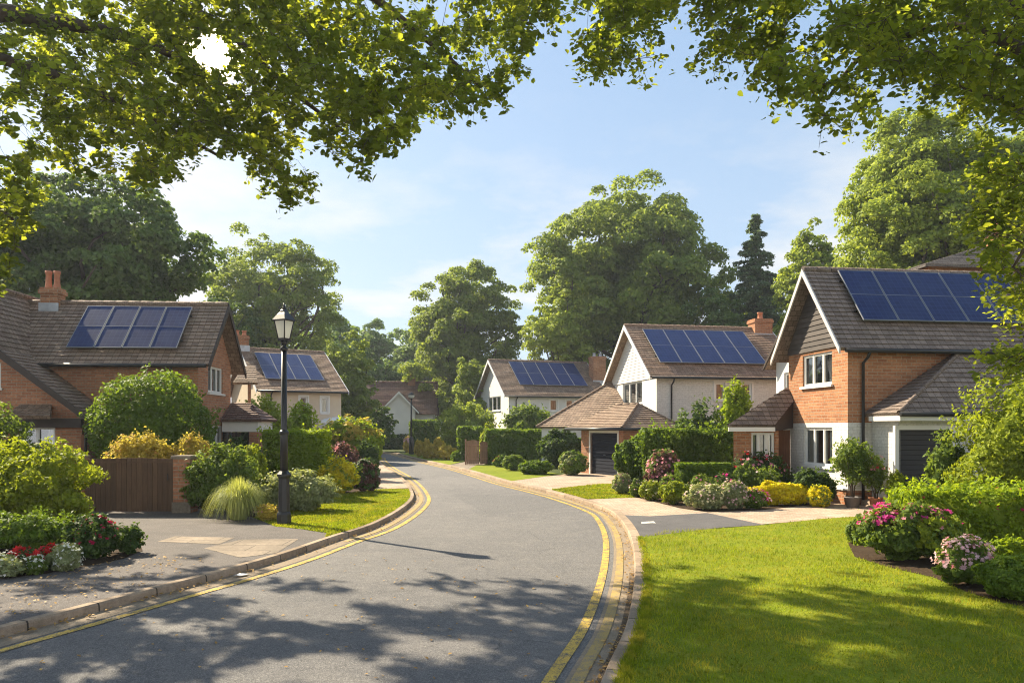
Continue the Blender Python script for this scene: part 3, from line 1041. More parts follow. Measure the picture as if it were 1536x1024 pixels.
bed_L = [g(*p) for p in ((-500, 905), (-120, 884), (0, 868), (70, 860), (125, 850), (185, 838), (214, 826), (205, 800), (160, 782), (150, 770), (-200, 770), (-500, 780))]
sheet('flower_bed_soil', bed_L, GZ + 0.006, M['soil'])

# right side
kr = offset_line(RE, 0.19)


def rseg(pxa, pxb):
    return [V2(*p[:2]) for p in kr[near_idx(RE, *pxa):near_idx(RE, *pxb) + 1]]


i_s = next(i for i, p in enumerate(RE) if p.y > -11)
i_e = near_idx(RE, 945, 812)
lawn_R = [V2(*p[:2]) for p in kr[i_s:i_e + 1]] + [V2(*g(x, y)) for x, y in ((1000, 797), (1082, 792), (1147, 787), (1230, 778), (1320, 772), (1420, 766))] + [V2(16, 17), V2(24, 8), V2(24, -11)]
sheet('front_lawn', lawn_R, GZ + 0.004, M['lawn'])
pavers_R = rseg((948, 818), (862, 751)) + [V2(*g(x, y)) for x, y in ((905, 740), (950, 742), (1215, 738), (1330, 742))] + [V2(15, 24), V2(15, 18.2)] + [V2(*g(x, y)) for x, y in ((1420, 764), (1147, 785.5), (1082, 790))]
sheet('driveway_pavers', pavers_R, GZ + 0.0015, M['pavers'])
patch_R = rseg((946, 812), (925, 779)) + [V2(*g(x, y)) for x, y in ((975, 774), (1061, 769), (1147, 787), (1082, 791))]
sheet('asphalt_patch', patch_R, GZ + 0.0055, M['patch_asphalt'])
sheet('paint_mark', [g(*p) for p in ((962, 783), (980, 781.5), (984, 785), (962, 785.5))], GZ + 0.0095, M['white_line'])
lawn_M = rseg((872, 754), (815, 739)) + [V2(*g(x, y)) for x, y in ((870, 729), (925, 725), (955, 735), (952, 746))]
sheet('middle_lawn', lawn_M, GZ + 0.005, M['lawn'])
drive_M = rseg((850, 748), (755, 723)) + [V2(*g(x, y)) for x, y in ((830, 713), (885, 706), (940, 706), (925, 724), (870, 730))]
sheet('garage_drive', drive_M, GZ + 0.001, M['pavers'])
lawn_F = rseg((762, 725), (700, 707)) + [V2(*g(x, y)) for x, y in ((715, 697), (760, 696), (840, 711))]
sheet('far_lawn', lawn_F, GZ + 0.005, M['lawn'])
path_G = rseg((705, 709), (668, 700)) + [V2(*g(x, y)) for x, y in ((700, 692), (740, 694), (722, 700))]
sheet('gate_path', path_G, GZ + 0.001, M['slabs'])
lawn_G = rseg((666, 699), (600, 683)) + [V2(*g(x, y)) for x, y in ((612, 678), (650, 682), (700, 690))]
sheet('lamp_lawn', lawn_G, GZ + 0.005, M['lawn'])
bed_M = [g(*p) for p in ((948, 744), (1020, 762), (1062, 768), (1140, 765), (1225, 756), (1262, 748), (1262, 735), (1180, 715), (950, 712), (915, 728))]
sheet('flower_bed_soil', bed_M, GZ + 0.006, M['soil'])
bed_R = [g(*p) for p in ((1290, 800), (1272, 815), (1282, 835), (1330, 850), (1400, 866), (1450, 888), (1500, 903), (1640, 930), (1900, 940), (1900, 790), (1420, 770), (1340, 772))]
sheet('flower_bed_soil', bed_R, GZ + 0.008, M['soil'])


def grass(name, label, poly, n, h, width, z, excl=(), lean=0.45, ymax=99, edge=None):
    rng = rng_next()
    xy = poly_sample(poly, n, rng)
    if edge:
        e = np.array([(p.x, p.y) for p in edge if 4 < p.y < 24])
        k = rng.integers(0, len(e) - 1, 14000)
        q = e[k] + (e[k + 1] - e[k]) * rng.random((len(k), 1)) + rng.normal(size=(len(k), 2)) * 0.03
        xy = np.concatenate([xy, q])
    ok = (xy[:, 1] > 4.6) & (xy[:, 1] < ymax) & (np.abs(xy[:, 0]) < xy[:, 1] * 0.78 + 0.5)
    for e in excl:
        ok &= ~in_poly(xy, e)
    # thin with distance
    ok &= rng.random(len(xy)) < np.clip(8.0 / xy[:, 1], 0.12, 1) ** 0.9
    xy = xy[ok]
    b = np.concatenate([xy, np.full((len(xy), 1), z)], 1)
    # patchy height
    hp = 0.75 + 0.35 * np.sin(xy[:, 0] * 1.7 + 2 * np.sin(xy[:, 1] * 0.9)) * np.sin(xy[:, 1] * 1.3)
    sc = np.clip(xy[:, 1] / 8.0, 1, 3)
    v, f = blade_arrays(b, h * hp, width * sc.mean(), lean, rng)
    o = arr_mesh(name, [(v, f, 0)], [L['blade']])
    return props(o, label, 'grass', None, 'stuff')


grass('grass', 'short sunny mown grass of the front lawn', lawn_R, 560000, 0.06, 0.009, GZ + 0.004, [bed_R], edge=[V2(*p[:2]) for p in kr[i_s:i_e + 1]])
grass('grass', 'bright grass of the curved verge beside the lamp', verge_L, 26000 * 3, 0.055, 0.009, GZ + 0.004)
grass('grass', 'small grass patch between the two driveways', lawn_M, 36000, 0.06, 0.012, GZ + 0.004)


def scatter_leaves(name, label, pts, size, mat):
    rng = rng_next()
    pts = np.array(pts)
    n = len(pts)
    v, f = leaves(pts, np.array([[0, 0, 1.0]]) + rng.normal(size=(n, 3)) * 0.25, size, rng, aspect=0.6, fold=0.08)
    return props(arr_mesh(name, [(v, f, 0)], [mat]), label, 'leaves', None, 'stuff')


_r = np.random.default_rng(5)
pp = []
for ln, sgn, cnt in ((RE, -1, 520), (LE, 1, 420)):
    ii = [i for i, p in enumerate(ln) if 4 < p.y < 30]
    for k in range(cnt):
        i = ii[int(len(ii) * _r.random() ** 1.3)]
        t = (ln[i + 1] - ln[i]); t.normalize()
        q = ln[i] + (ln[i + 1] - ln[i]) * _r.random() + Vector((t.y, -t.x, 0)) * sgn * abs(_r.normal()) * 0.10
        pp.append((q.x, q.y, 0.022 + 0.012 * _r.random()))
scatter_leaves('fallen_leaves', 'dry fallen leaves lying in the gutters', pp, 0.055, L['dry'])
pp = [(x, y, 0.012) for x, y in poly_sample([g(*p, 0) for p in ((0, 1020), (800, 1020), (880, 860), (520, 830), (250, 900))], 150, _r)]
pp += [(x, y, GZ + 0.02) for x, y in poly_sample([g(*p) for p in ((0, 880), (0, 930), (250, 870), (330, 840), (210, 830))], 240, _r)]
scatter_leaves('fallen_leaves', 'scattered dry leaves on road and left pavement', pp, 0.05, L['dry'])

# ------------------------------------------------------------------ houses
class House:
    def __init__(h, name, label, ox, oy, deg, cat='house', group=None):
        h.a = R(deg)
        h.o = Vector((ox, oy, 0))
        h.t = thing(name, label, cat, (ox, oy, 0), h.a, group)
        h.mat = Matrix.Translation(h.o) @ Matrix.Rotation(h.a, 4, 'Z')
        h.inv = h.mat.inverted()

    def hit(h, px, py, p, n):
        o = h.inv @ Vector((0, 0, CH))
        d = h.inv.to_3x3() @ Vector(((px - 768) / F0, 1, (HZ - py) / F0))
        n = Vector(n); p = Vector(p)
        return o + d * ((p - o).dot(n) / d.dot(n))


def wall_face(mb, p, u, length, z0, z1, n, openings=(), reveal=0.10):
    p, u, n = Vector(p), Vector(u).normalized(), Vector(n)
    ops = [(a0, a1, max(b0, z0), min(b1, z1)) for a0, a1, b0, b1 in openings if b1 > z0 and b0 < z1]
    xs = sorted({0.0, length} | {v for o in ops for v in o[:2]})
    zs = sorted({z0, z1} | {v for o in ops for v in o[2:]})
    P = lambda a, z, k=0.0: p + u * a + Z * (z - p.z) - n * k
    flip = u.cross(Z).dot(n) < 0

    def q(pts):
        mb.poly(list(reversed(pts)) if flip else pts)
    for i in range(len(xs) - 1):
        for j in range(len(zs) - 1):
            xm, zm = (xs[i] + xs[i + 1]) / 2, (zs[j] + zs[j + 1]) / 2
            if any(o[0] < xm < o[1] and o[2] < zm < o[3] for o in ops):
                continue
            q([P(xs[i], zs[j]), P(xs[i + 1], zs[j]), P(xs[i + 1], zs[j + 1]), P(xs[i], zs[j + 1])])
    for (a0, a1, b0, b1), full in zip(ops, [o for o in openings if o[3] > z0 and o[2] < z1]):
        q([P(a0, b0), P(a0, b1), P(a0, b1, reveal), P(a0, b0, reveal)][::-1])
        q([P(a1, b0), P(a1, b1), P(a1, b1, reveal), P(a1, b0, reveal)])
        if full[3] <= z1:
            q([P(a0, b1), P(a1, b1), P(a1, b1, reveal), P(a0, b1, reveal)])
        if full[2] >= z0:
            q([P(a0, b0), P(a1, b0), P(a1, b0, reveal), P(a0, b0, reveal)][::-1])


def clip_band(poly, b0, b1):
    for sgn, lim in ((1, b0), (-1, -b1)):
        res = []
        for i in range(len(poly)):
            p, q = poly[i], poly[(i + 1) % len(poly)]
            dp, dq = sgn * p[1] - lim, sgn * q[1] - lim
            if dp >= -1e-9:
                res.append(p)
            if (dp > 1e-9 and dq < -1e-9) or (dp < -1e-9 and dq > 1e-9):
                t = dp / (dp - dq)
                res.append((p[0] + (q[0] - p[0]) * t, p[1] + (q[1] - p[1]) * t))
        poly = res
        if len(poly) < 3:
            return []
    return poly


def roof_plane(mb, poly, course=0.18, lift=0.026, thick=0.09):
    poly = [Vector(p) for p in poly]
    n = Vector((0, 0, 0))
    for i in range(len(poly)):
        a, c = poly[i], poly[(i + 1) % len(poly)]
        n += Vector(((a.y - c.y) * (a.z + c.z), (a.z - c.z) * (a.x + c.x), (a.x - c.x) * (a.y + c.y)))
    n.normalize()
    if n.z < 0:
        poly.reverse(); n = -n
    t = Z.cross(n).normalized()
    v = n.cross(t)
    o = poly[0]
    ab = [((p - o).dot(t), (p - o).dot(v)) for p in poly]
    bmin, bmax = min(b for _, b in ab), max(b for _, b in ab)
    rr = random.Random(int(abs(o.x * 100 + o.y * 37)))
    b0 = bmin
    while b0 < bmax - 1e-4:
        b1 = min(b0 + course, bmax)
        c = clip_band(ab, b0, b1)
        if c:
            # split into tile runs so the course edge is not dead straight
            amin, amax = min(a for a, _ in c), max(a for a, _ in c)
            nrun = max(1, int((amax - amin) / 0.8))
            lf = lift * (0.8 + 0.4 * rr.random())
            pts = [o + t * a + v * b + n * (lf * (1 - (b - b0) / course)) for a, b in c]
            mb.poly(pts, [(a + (0.1 if int(round((b0 - bmin) / course)) % 2 else 0), b - bmin) for a, b in c])
            low = sorted(a for a, b in c if abs(b - b0) < 1e-6)
            if len(low) >= 2:
                A, B = low[0], low[-1]
                mb.poly([o + t * A + v * b0 - n * 0.01, o + t * B + v * b0 - n * 0.01, o + t * B + v * b0 + n * lf, o + t * A + v * b0 + n * lf],
                        [(A, b0 - bmin + 0.002), (B, b0 - bmin + 0.002), (B, b0 - bmin + 0.03), (A, b0 - bmin + 0.03)])
        b0 = b1
    mb.poly([p - n * thick for p in reversed(poly)])
    for i in range(len(poly)):
        a, b = poly[i], poly[(i + 1) % len(poly)]
        mb.poly([a, a - n * thick, b - n * thick, b])


def ridge_tiles(mb, a, b, r=0.10, step=0.42):
    a, b = Vector(a), Vector(b)
    L_ = (b - a).length
    k = max(1, int(L_ / step))
    d = (b - a) / k
    for i in range(k):
        p = a + d * i
        mb.tube([p - d * 0.03, p + d * 0.94, p + d * 1.0], [r * 1.06, r * 0.95, r * 0.9], 8)


def gutter_run(h, a, b, mat='gutter_black', down=None, nout=None):
    mb = MB()
    mb.tube([a, b], 0.06, 8)
    mb.build('gutter', M[mat], h.t)
    if down:
        mb = MB()
        mb.tube(down, 0.042, 8)
        mb.build('downpipe', M[mat], h.t)


def window(h, p, u, n, w, z0, z1, lights=3, curtain=True, sill=True, trim='white_trim', recess=0.075, name='window', surround=False):
    """p: lower-left corner on the outer wall face (local)"""
    u, n = Vector(u).normalized(), Vector(n).normalized()
    p = Vector((p[0], p[1], 0))
    base = p + Z * z0
    H_ = z1 - z0
    mb = MB()
    b = base - n * (recess + 0.03) + u * 0.03 + Z * 0.03
    q = [b, b + u * (w - 0.06), b + u * (w - 0.06) + Z * (H_ - 0.06), b + Z * (H_ - 0.06)]
    if u.cross(Z).dot(n) < 0:
        q.reverse()
    mb.poly(q)
    pane = mb.build(name, M['glass'], h.t)
    mb = MB()
    f, dp = 0.055, 0.06
    o = base - n * (recess + dp / 2 + 0.0)
    bar = lambda a, z, aw, zh: mb.obox(o + u * a + Z * z, u * aw, Z * zh, n * dp)
    bar(0, 0, w, f); bar(0, H_ - f, w, f)
    bar(0, f, f, H_ - 2 * f); bar(w - f, f, f, H_ - 2 * f)
    for k in range(1, lights):
        bar(w * k / lights - 0.032, f, 0.064, H_ - 2 * f)
    for k in range(lights):      # opening casement inner rim
        a0 = w * k / lights + (f if k == 0 else 0.032)
        a1 = w * (k + 1) / lights - (f if k == lights - 1 else 0.032)
        i = 0.022
        o2 = o + n * 0.012
        for aa, zz, aw, zh in ((a0, f, a1 - a0, i), (a0, H_ - f - i, a1 - a0, i), (a0, f + i, i, H_ - 2 * f - 2 * i), (a1 - i, f + i, i, H_ - 2 * f - 2 * i)):
            mb.obox(o2 + u * aa + Z * zz, u * aw, Z * zh, n * (dp - 0.024))
    mb.build('frame', M[trim], pane)
    if sill:
        mb = MB()
        mb.obox(base - n * 0.09 - u * 0.07 - Z * 0.075, u * (w + 0.14), n * 0.17, Z * 0.07)
        mb.build('sill', M[trim], pane)
    if surround:
        mb = MB()
        for aa, zz, aw, zh in ((-0.11, 0, 0.10, H_), (w + 0.01, 0, 0.10, H_), (-0.11, H_ + 0.003, w + 0.22, 0.1)):
            mb.obox(base + u * aa + Z * zz + n * 0.004, u * aw, Z * zh, n * 0.03)
        mb.build('surround', M[trim], pane)
    if curtain:
        for a0, a1 in ((0.05, w * 0.27), (w * 0.73, w - 0.05)):
            mb = MB()
            k = 7
            for i in range(k):
                x0, x1 = a0 + (a1 - a0) * i / k, a0 + (a1 - a0) * (i + 1) / k
                d0, d1 = 0.05 * (i % 2), 0.05 * ((i + 1) % 2)
                c = base - n * 0.15
                q = [c + u * x0 - n * d0, c + u * x1 - n * d1, c + u * x1 - n * d1 + Z * H_, c + u * x0 - n * d0 + Z * H_]
                mb.poly(q)
            mb.build('curtain', M['curtain'], pane)
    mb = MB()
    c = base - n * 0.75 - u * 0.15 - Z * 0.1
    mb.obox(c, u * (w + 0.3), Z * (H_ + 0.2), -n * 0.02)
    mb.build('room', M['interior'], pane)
    return pane


def panels(h, corners, p, n, count):
    """a row of solar panels on a roof plane; corners TL TR BL BR in the picture, count panels"""
    n = Vector(n).normalized()
    t = Z.cross(n).normalized()
    v = n.cross(t)
    P = [h.hit(x, y, p, n) for x, y in corners]
    o = Vector(p)
    ab = [((q - o).dot(t), (q - o).dot(v)) for q in P]
    a0, a1 = (ab[0][0] + ab[2][0]) / 2, (ab[1][0] + ab[3][0]) / 2
    b1, b0 = (ab[0][1] + ab[1][1]) / 2, (ab[2][1] + ab[3][1]) / 2
    if a0 > a1:
        a0, a1 = a1, a0
    pw = (a1 - a0) / count
    e = 0.02
    lift = 0.10
    for k in range(count):
        A0, A1 = a0 + pw * k + 0.012, a0 + pw * (k + 1) - 0.012
        c = o + n * lift
        mb = MB()
        mid = (b0 + b1) / 2
        for q0, q1 in ((b0 + e, mid - e * 0.35), (mid + e * 0.35, b1 - e)):
            q = [(A0 + e, q0), (A1 - e, q0), (A1 - e, q1), (A0 + e, q1)]
            mb.poly([c + t * a + v * b + n * 0.036 for a, b in q], [(a - A0, b - b0) for a, b in q])
        pan = mb.build('solar_panel', M['panel'], h.t)
        mb = MB()
        for x0, x1, y0, y1 in ((A0, A1, b0, b0 + e), (A0, A1, b1 - e, b1), (A0, A0 + e, b0 + e, b1 - e), (A1 - e, A1, b0 + e, b1 - e), (A0 + e, A1 - e, mid - e * 0.35, mid + e * 0.35)):
            mb.obox(c + t * x0 + v * y0, t * (x1 - x0), v * (y1 - y0), n * 0.042)
        mb.build('panel_frame', M['alu'], pan)
    mb = MB()
    for bb in (b0 + (b1 - b0) * 0.2, b0 + (b1 - b0) * 0.8):
        mb.obox(o + t * (a0 - 0.05) + v * bb + n * 0.02, t * (a1 - a0 + 0.1), v * 0.04, n * 0.078)
    mb.build('mounting_rail', M['gutter_black'], h.t)


def chimney(h, x0, x1, y0, y1, z0, z1, pots=2, brick='brick', pot_h=0.55, flash=True, potm='terracotta'):
    mb = MB()
    mb.box(x0, x1, y0, y1, z0, z1 - 0.22)
    mb.box(x0 - 0.05, x1 + 0.05, y0 - 0.05, y1 + 0.05, z1 - 0.22, z1 - 0.08)
    mb.box(x0 - 0.015, x1 + 0.015, y0 - 0.015, y1 + 0.015, z1 - 0.08, z1)
    c = mb.build('chimney', M[brick], h.t)
    for k in range(pots):
        mb = MB()
        px = x0 + (x1 - x0) * (k + 0.5) / pots
        r = min(0.15, (x1 - x0) / pots * 0.36)
        mb.lathe([(r * 1.15, 0), (r * 1.1, 0.06), (r * 0.9, pot_h * 0.3), (r * 0.85, pot_h * 0.8), (r * 1.05, pot_h * 0.84), (r * 1.05, pot_h), (r * 0.7, pot_h), (r * 0.65, pot_h * 0.7)], 12, (px, (y0 + y1) / 2, z1 - 0.005))
        mb.build('chimney_pot', M[potm], c)
    return c


def flashing(h, c, x0, x1, y0, z0, hgt=0.3):
    mb = MB()
    mb.obox((x0 - 0.04, y0 - 0.035, z0), (x1 - x0 + 0.08, 0, 0), (0, 0.03, 0), (0, 0, hgt))
    mb.build('flashing', M['lead'], c)


def gable_block(h, x0, x1, y0, y1, zlow, zr, bands, tile, ovx=(0.4, 0.3), ovy=0.35, ops=None, barge='white_trim', clad=None, yr=None, gable_faces=('x0', 'x1'), fascia=None, zb=0.0, bargeh=0.2):
    """walls x0..x1, y0..y1; ridge along x; zlow: roof height at the overhang edge"""
    ops = ops or {}
    yr = (y0 + y1) / 2 if yr is None else yr
    sl = (zr - zlow) / (yr - (y0 - ovy))
    ze0 = zlow + ovy * sl
    sl2 = (zr - zlow) / ((y1 + ovy) - yr)
    for (za, zb_, m) in bands:
        mb = MB()
        zt = min(zb_, ze0)
        wall_face(mb, (x0, y0, 0), (1, 0, 0), x1 - x0, za, zt, (0, -1, 0), ops.get('y0', ()))
        wall_face(mb, (x0, y1, 0), (1, 0, 0), x1 - x0, za, zt, (0, 1, 0), ops.get('y1', ()))
        wall_face(mb, (x0, y0, 0), (0, 1, 0), y1 - y0, za, zt, (-1, 0, 0), ops.get('x0', ()))
        wall_face(mb, (x1, y0, 0), (0, 1, 0), y1 - y0, za, zt, (1, 0, 0), ops.get('x1', ()))
        if zb_ >= ze0 - 1e-6:
            mb.poly([(x0, y1, ze0), (x0, y0, ze0), (x0, yr, zr - 0.02)])
            mb.poly([(x1, y0, ze0), (x1, y1, ze0), (x1, yr, zr - 0.02)])
        mb.build('wall', M[m], h.t)
    if clad:
        face, zc, cm = clad
        xx, sg = (x0, -1) if face == 'x0' else (x1, 1)
        mb = MB()
        step = 0.155
        z = zc
        while z < zr - 0.12:
            zt = min(z + step + 0.02, zr - 0.06)
            ya = lambda zz: y0 if zz <= ze0 else y0 + (zz - ze0) / (zr - ze0) * (yr - y0)
            yb = lambda zz: y1 if zz <= ze0 else y1 - (zz - ze0) / (zr - ze0) * (y1 - yr)
            a, b = xx + sg * 0.05, xx + sg * 0.02
            q = [(a, ya(z), z), (a, yb(z), z), (b, yb(zt), zt), (b, ya(zt), zt)]
            mb.poly(q if sg > 0 else q[::-1])
            q = [(xx, ya(z), z), (xx, yb(z), z), (a, yb(z), z), (a, ya(z), z)]
            mb.poly(q if sg > 0 else q[::-1])
            z += step
        mb.build('weatherboard', M[cm], h.t)
    mb = MB()
    xa, xb = x0 - ovx[0], x1 + ovx[1]
    roof_plane(mb, [(xa, y0 - ovy, zlow), (xb, y0 - ovy, zlow), (xb, yr, zr), (xa, yr, zr)])
    roof_plane(mb, [(xb, y1 + ovy, zlow), (xa, y1 + ovy, zlow), (xa, yr, zr), (xb, yr, zr)])
    ridge_tiles(mb, (xa, yr, zr + 0.0), (xb, yr, zr + 0.0))
    roof = mb.build('roof', M[tile], h.t)
    th = 0.045
    for xx in ([xa - th - 0.002] if ovx[0] > 0.02 else []) + ([xb + 0.002] if ovx[1] > 0.02 else []):
        for ye, sg in ((y0 - ovy, 1), (y1 + ovy, -1)):
            a, b = Vector((xx, ye, zlow + 0.02)), Vector((xx, yr, zr + 0.02))
            mb = MB()
            b2 = b.copy()
            mb.poly([a, b2, b2 - Z * bargeh * 1.25, a - Z * bargeh])
            mb.poly([p + Vector((th, 0, 0)) for p in (a - Z * bargeh, b2 - Z * bargeh * 1.25, b2, a)])
            for q0, q1 in ((a, b2), (b2 - Z * bargeh * 1.25, a - Z * bargeh), (a - Z * bargeh, a)):
                mb.poly([q0, q0 + Vector((th, 0, 0)), q1 + Vector((th, 0, 0)), q1])
            mb.build('bargeboard', M[barge], h.t)
    # soffits
    return dict(slope=sl, ze=ze0, yr=yr, nf=Vector((0, -sl, 1)).normalized(), pf=Vector((0, y0 - ovy, zlow)), roof=roof, xa=xa, xb=xb, ylow=y0 - ovy)


def garage_door(h, p, u, n, w, z0, z1, mat, rows=14, split=None):
    u, n = Vector(u).normalized(), Vector(n).normalized()
    p = Vector((p[0], p[1], 0))
    mb = MB()
    rh = (z1 - z0) / rows
    for k in range(rows):
        za = z0 + rh * k
        a = p - n * 0.09 + Z * za
        q = [a, a + u * w, a + u * w + Z * (rh * 0.86) - n * 0.012, a + Z * (rh * 0.86) - n * 0.012]
        r = [q[3], q[2], a + u * w + Z * rh, a + Z * rh]
        if u.cross(Z).dot(n) < 0:
            q.reverse(); r.reverse()
        mb.poly(q); mb.poly(r)
    d = mb.build('garage_door', M[mat], h.t)
    mb = MB()
    f = 0.11
    for aa, zz, aw, zh in ((-f, z0, f, z1 - z0), (w, z0, f, z1 - z0), (-f, z1 + 0.002, w + 2 * f, f)):
        mb.obox(p + u * aa + Z * zz - n * 0.08, u * aw, Z * zh, n * 0.095)
    mb.build('frame', M['white_trim'], d)
    mb = MB()
    mb.obox(p + u * (w * 0.5 - 0.06) + Z * (z0 + 0.9) - n * 0.07, u * 0.12, Z * 0.03, n * 0.04)
    mb.build('handle', M['alu'], d)
    return d


X0, Y0 = (1, 0, 0), (0, 1, 0)

# ---- brick house on the right ------------------------------------------------
hA = House('brick_house', 'orange brick house with dark boarded gable and white lower storey beside the driveway', 9.48, 20.7, 7.3)
yA0, yA1 = 0.0, 3.33
def zA(py, s):
    return CH + (HZ - py) / F0 * (20.7 + 0.99 * s)
wu = (0.80, 2.45, zA(578, 1.6), zA(530, 1.6))
wl = (0.78, 2.38, zA(698, 1.6), zA(641, 1.6))
A = gable_block(hA, 0, 7.2, yA0, yA1, 4.48, 7.08, [(-0.1, 0.52, 'brick'), (0.52, 2.42, 'white_brick'), (2.42, 9, 'brick')], 'tile_grey', ovx=(0.42, 0.3), ovy=0.33,
                ops={'x0': [wu, wl]}, barge='grey_trim', clad=('x0', 4.62, 'clad_dark'), bargeh=0.17)
window(hA, (0, wu[0]), Y0, (-1, 0, 0), wu[1] - wu[0], wu[2], wu[3])
window(hA, (0, wl[0]), Y0, (-1, 0, 0), wl[1] - wl[0], wl[2], wl[3], surround=False)
panels(hA, ((1253, 411), (1497, 416), (1293, 485), (1555, 489)), A['pf'] + A['nf'] * 0.03, A['nf'], 5)
mb = MB()   # projecting brick plinth course at the foot of the walls
mb.obox((-0.05, -0.05, 0.50), (7.2, 0, 0), (0, 0.047, 0), (0, 0, 0.05))
mb.obox((-0.05, 0.0, 0.50), (0.047, 0, 0), (0, 3.33, 0), (0, 0, 0.05))
mb.build('plinth_course', M['white_trim'], hA.t)
gutter_run(hA, (-0.3, -0.39, 4.42), (5.6, -0.39, 4.42), down=[(0.42, -0.39, 4.40), (0.42, -0.30, 4.25), (0.42, -0.07, 4.1), (0.42, -0.07, 2.5), (0.42, -0.07, 0.1)])
# garage wing with its hipped roof
gx0, gy0 = 0.72, -1.25
mb = MB()
dA = hA.hit(1348, 700, (0, gy0, 0), (0, 1, 0)).x
dB = hA.hit(1428, 700, (0, gy0, 0), (0, 1, 0)).x
dz = 2.22
wall_face(mb, (gx0, gy0, 0), X0, 6.4, -0.1, 2.6, (0, -1, 0), [(dA - gx0, dB - gx0, -0.1, dz)])
wall_face(mb, (gx0, gy0, 0), Y0, -gy0 - 0.01, -0.1, 2.6, (-1, 0, 0))
mb.build('garage_wall', M['white_brick'], hA.t)
garage_door(hA, (dA, gy0), X0, (0, -1, 0), dB - dA, 0.1, dz, 'garage', 16)
mb = MB()
ge = 2.66
FL_, FR_ = (gx0 - 0.28, gy0 - 0.35, ge), (7.6, gy0 - 0.35, ge)
TL_, TR_ = (3.75, 0.0, 4.72), (7.6, 0.0, 4.72)
roof_plane(mb, [FL_, FR_, TR_, TL_])
roof_plane(mb, [(gx0 - 0.28, -0.005, ge), FL_, TL_])
ridge_tiles(mb, Vector(FL_) + Vector((0.02, 0.02, 0.02)), Vector(TL_), 0.06)
mb.build('garage_roof', M['tile_grey'], hA.t)
mb = MB()
mb.obox((gx0 - 0.26, gy0 - 0.36, ge - 0.2), (6.9, 0, 0), (0, 0.03, 0), (0, 0, 0.13))
mb.obox((gx0 - 0.26, gy0 - 0.33, ge - 0.2), (0.03, 0, 0), (0, 1.32, 0), (0, 0, 0.13))
mb.obox((gx0 - 0.23, gy0 - 0.33, ge - 0.2), (6.8, 0, 0), (0, 0.33, 0), (0, 0, 0.02))
mb.build('fascia', M['white_trim'], hA.t)
gutter_run(hA, (gx0 - 0.30, gy0 - 0.42, ge - 0.03), (7.6, gy0 - 0.42, ge - 0.03), 'gutter_black')
# entrance steps
mb = MB()
mb.cbox(0.35, 1.5, gy0 - 0.35 + 0.95, gy0 + 1.19, 0.06, 0.24, 0.02)
mb.cbox(0.1, 1.2, gy0 + 0.22, gy0 + 0.66 - 0.07, 0.06, 0.17, 0.02)
mb.build('step', M['pavers'], hA.t)
# porch on the left with its hipped roof
pe = 2.36
py_ = 2.65
mb = MB()
pw0, pw1 = hA.hit(1127, 660, (0, py_, 0), (0, 1, 0)).x, hA.hit(1162, 660, (0, py_, 0), (0, 1, 0)).x
wall_face(mb, (-2.2, py_, 0), X0, 1.5, -0.1, pe, (0, -1, 0), [(pw0 + 2.2, pw1 + 2.2, 0.95, 2.12)])
wall_face(mb, (-0.7, py_, 0), Y0, 0.62, -0.1, pe, (1, 0, 0))
wall_face(mb, (-2.2, py_, 0), (1.0, 1.55, 0), 1.84, -0.1, pe, Vector((-1.55, 1.0, 0)).normalized())
mb.build('porch_wall', M['brick'], hA.t)
window(hA, (pw0, py_), X0, (0, -1, 0), pw1 - pw0, 0.95, 2.12, 3)
mb = MB()
mb.box(-0.66, -0.02, 3.2, 3.25, 0.1, 2.2)
dr = mb.build('front_door', M['door_wood'], hA.t)
mb = MB()
mb.box(-0.58, -0.55, 3.14, 3.2, 1.05, 1.2)
mb.build('handle', M['alu'], dr)
mb = MB()
mb.box(-0.66, -0.02, 3.17, 3.199, 2.2, 2.3)
mb.box(-0.695, -0.662, 3.15, 3.199, 0.1, 2.3)
mb.build('frame', M['white_trim'], dr)
mb = MB()
PL, T2, EB = (-2.5, 2.4, pe), (-0.02, 3.36, 3.60), (-1.1, 4.3, pe)
roof_plane(mb, [PL, (-0.95, 2.4, pe), (-0.02, 2.99, 3.12), T2])
roof_plane(mb, [PL, T2, EB])
mb.build('porch_roof', M['tile_grey'], hA.t)
mb = MB()
mb.obox((-2.48, 2.38, pe - 0.2), (1.53, 0, 0), (0, 0.03, 0), (0, 0, 0.13))
mb.build('porch_fascia', M['white_trim'], hA.t)
mb = MB()
ck = [(-0.95, 2.42, pe - 0.2), (-0.95, 2.42, pe - 0.01), (-0.03, 2.99, 3.08), (-0.03, 2.99, pe - 0.1)]
mb.poly(ck); mb.poly([(x, y + 0.03, z) for x, y, z in reversed(ck)])
mb.build('porch_cheek', M['dark_trim'], hA.t)
# pale rear wing
rw = (0.3, 1.0, 3.45, 4.35)
Bk = gable_block(hA, 1.45, 6.5, 4.5, 7.0, 4.55, 6.0, [(-0.1, 9, 'white_render')], 'tile_tan', ovx=(0.35, 0.2), ovy=0.3, ops={'x0': [(0.8, 1.9, 3.3, 4.3)]}, barge='dark_trim', bargeh=0.12)
window(hA, (1.45, 5.3), Y0, (-1, 0, 0), 1.1, 3.3, 4.3, 2)

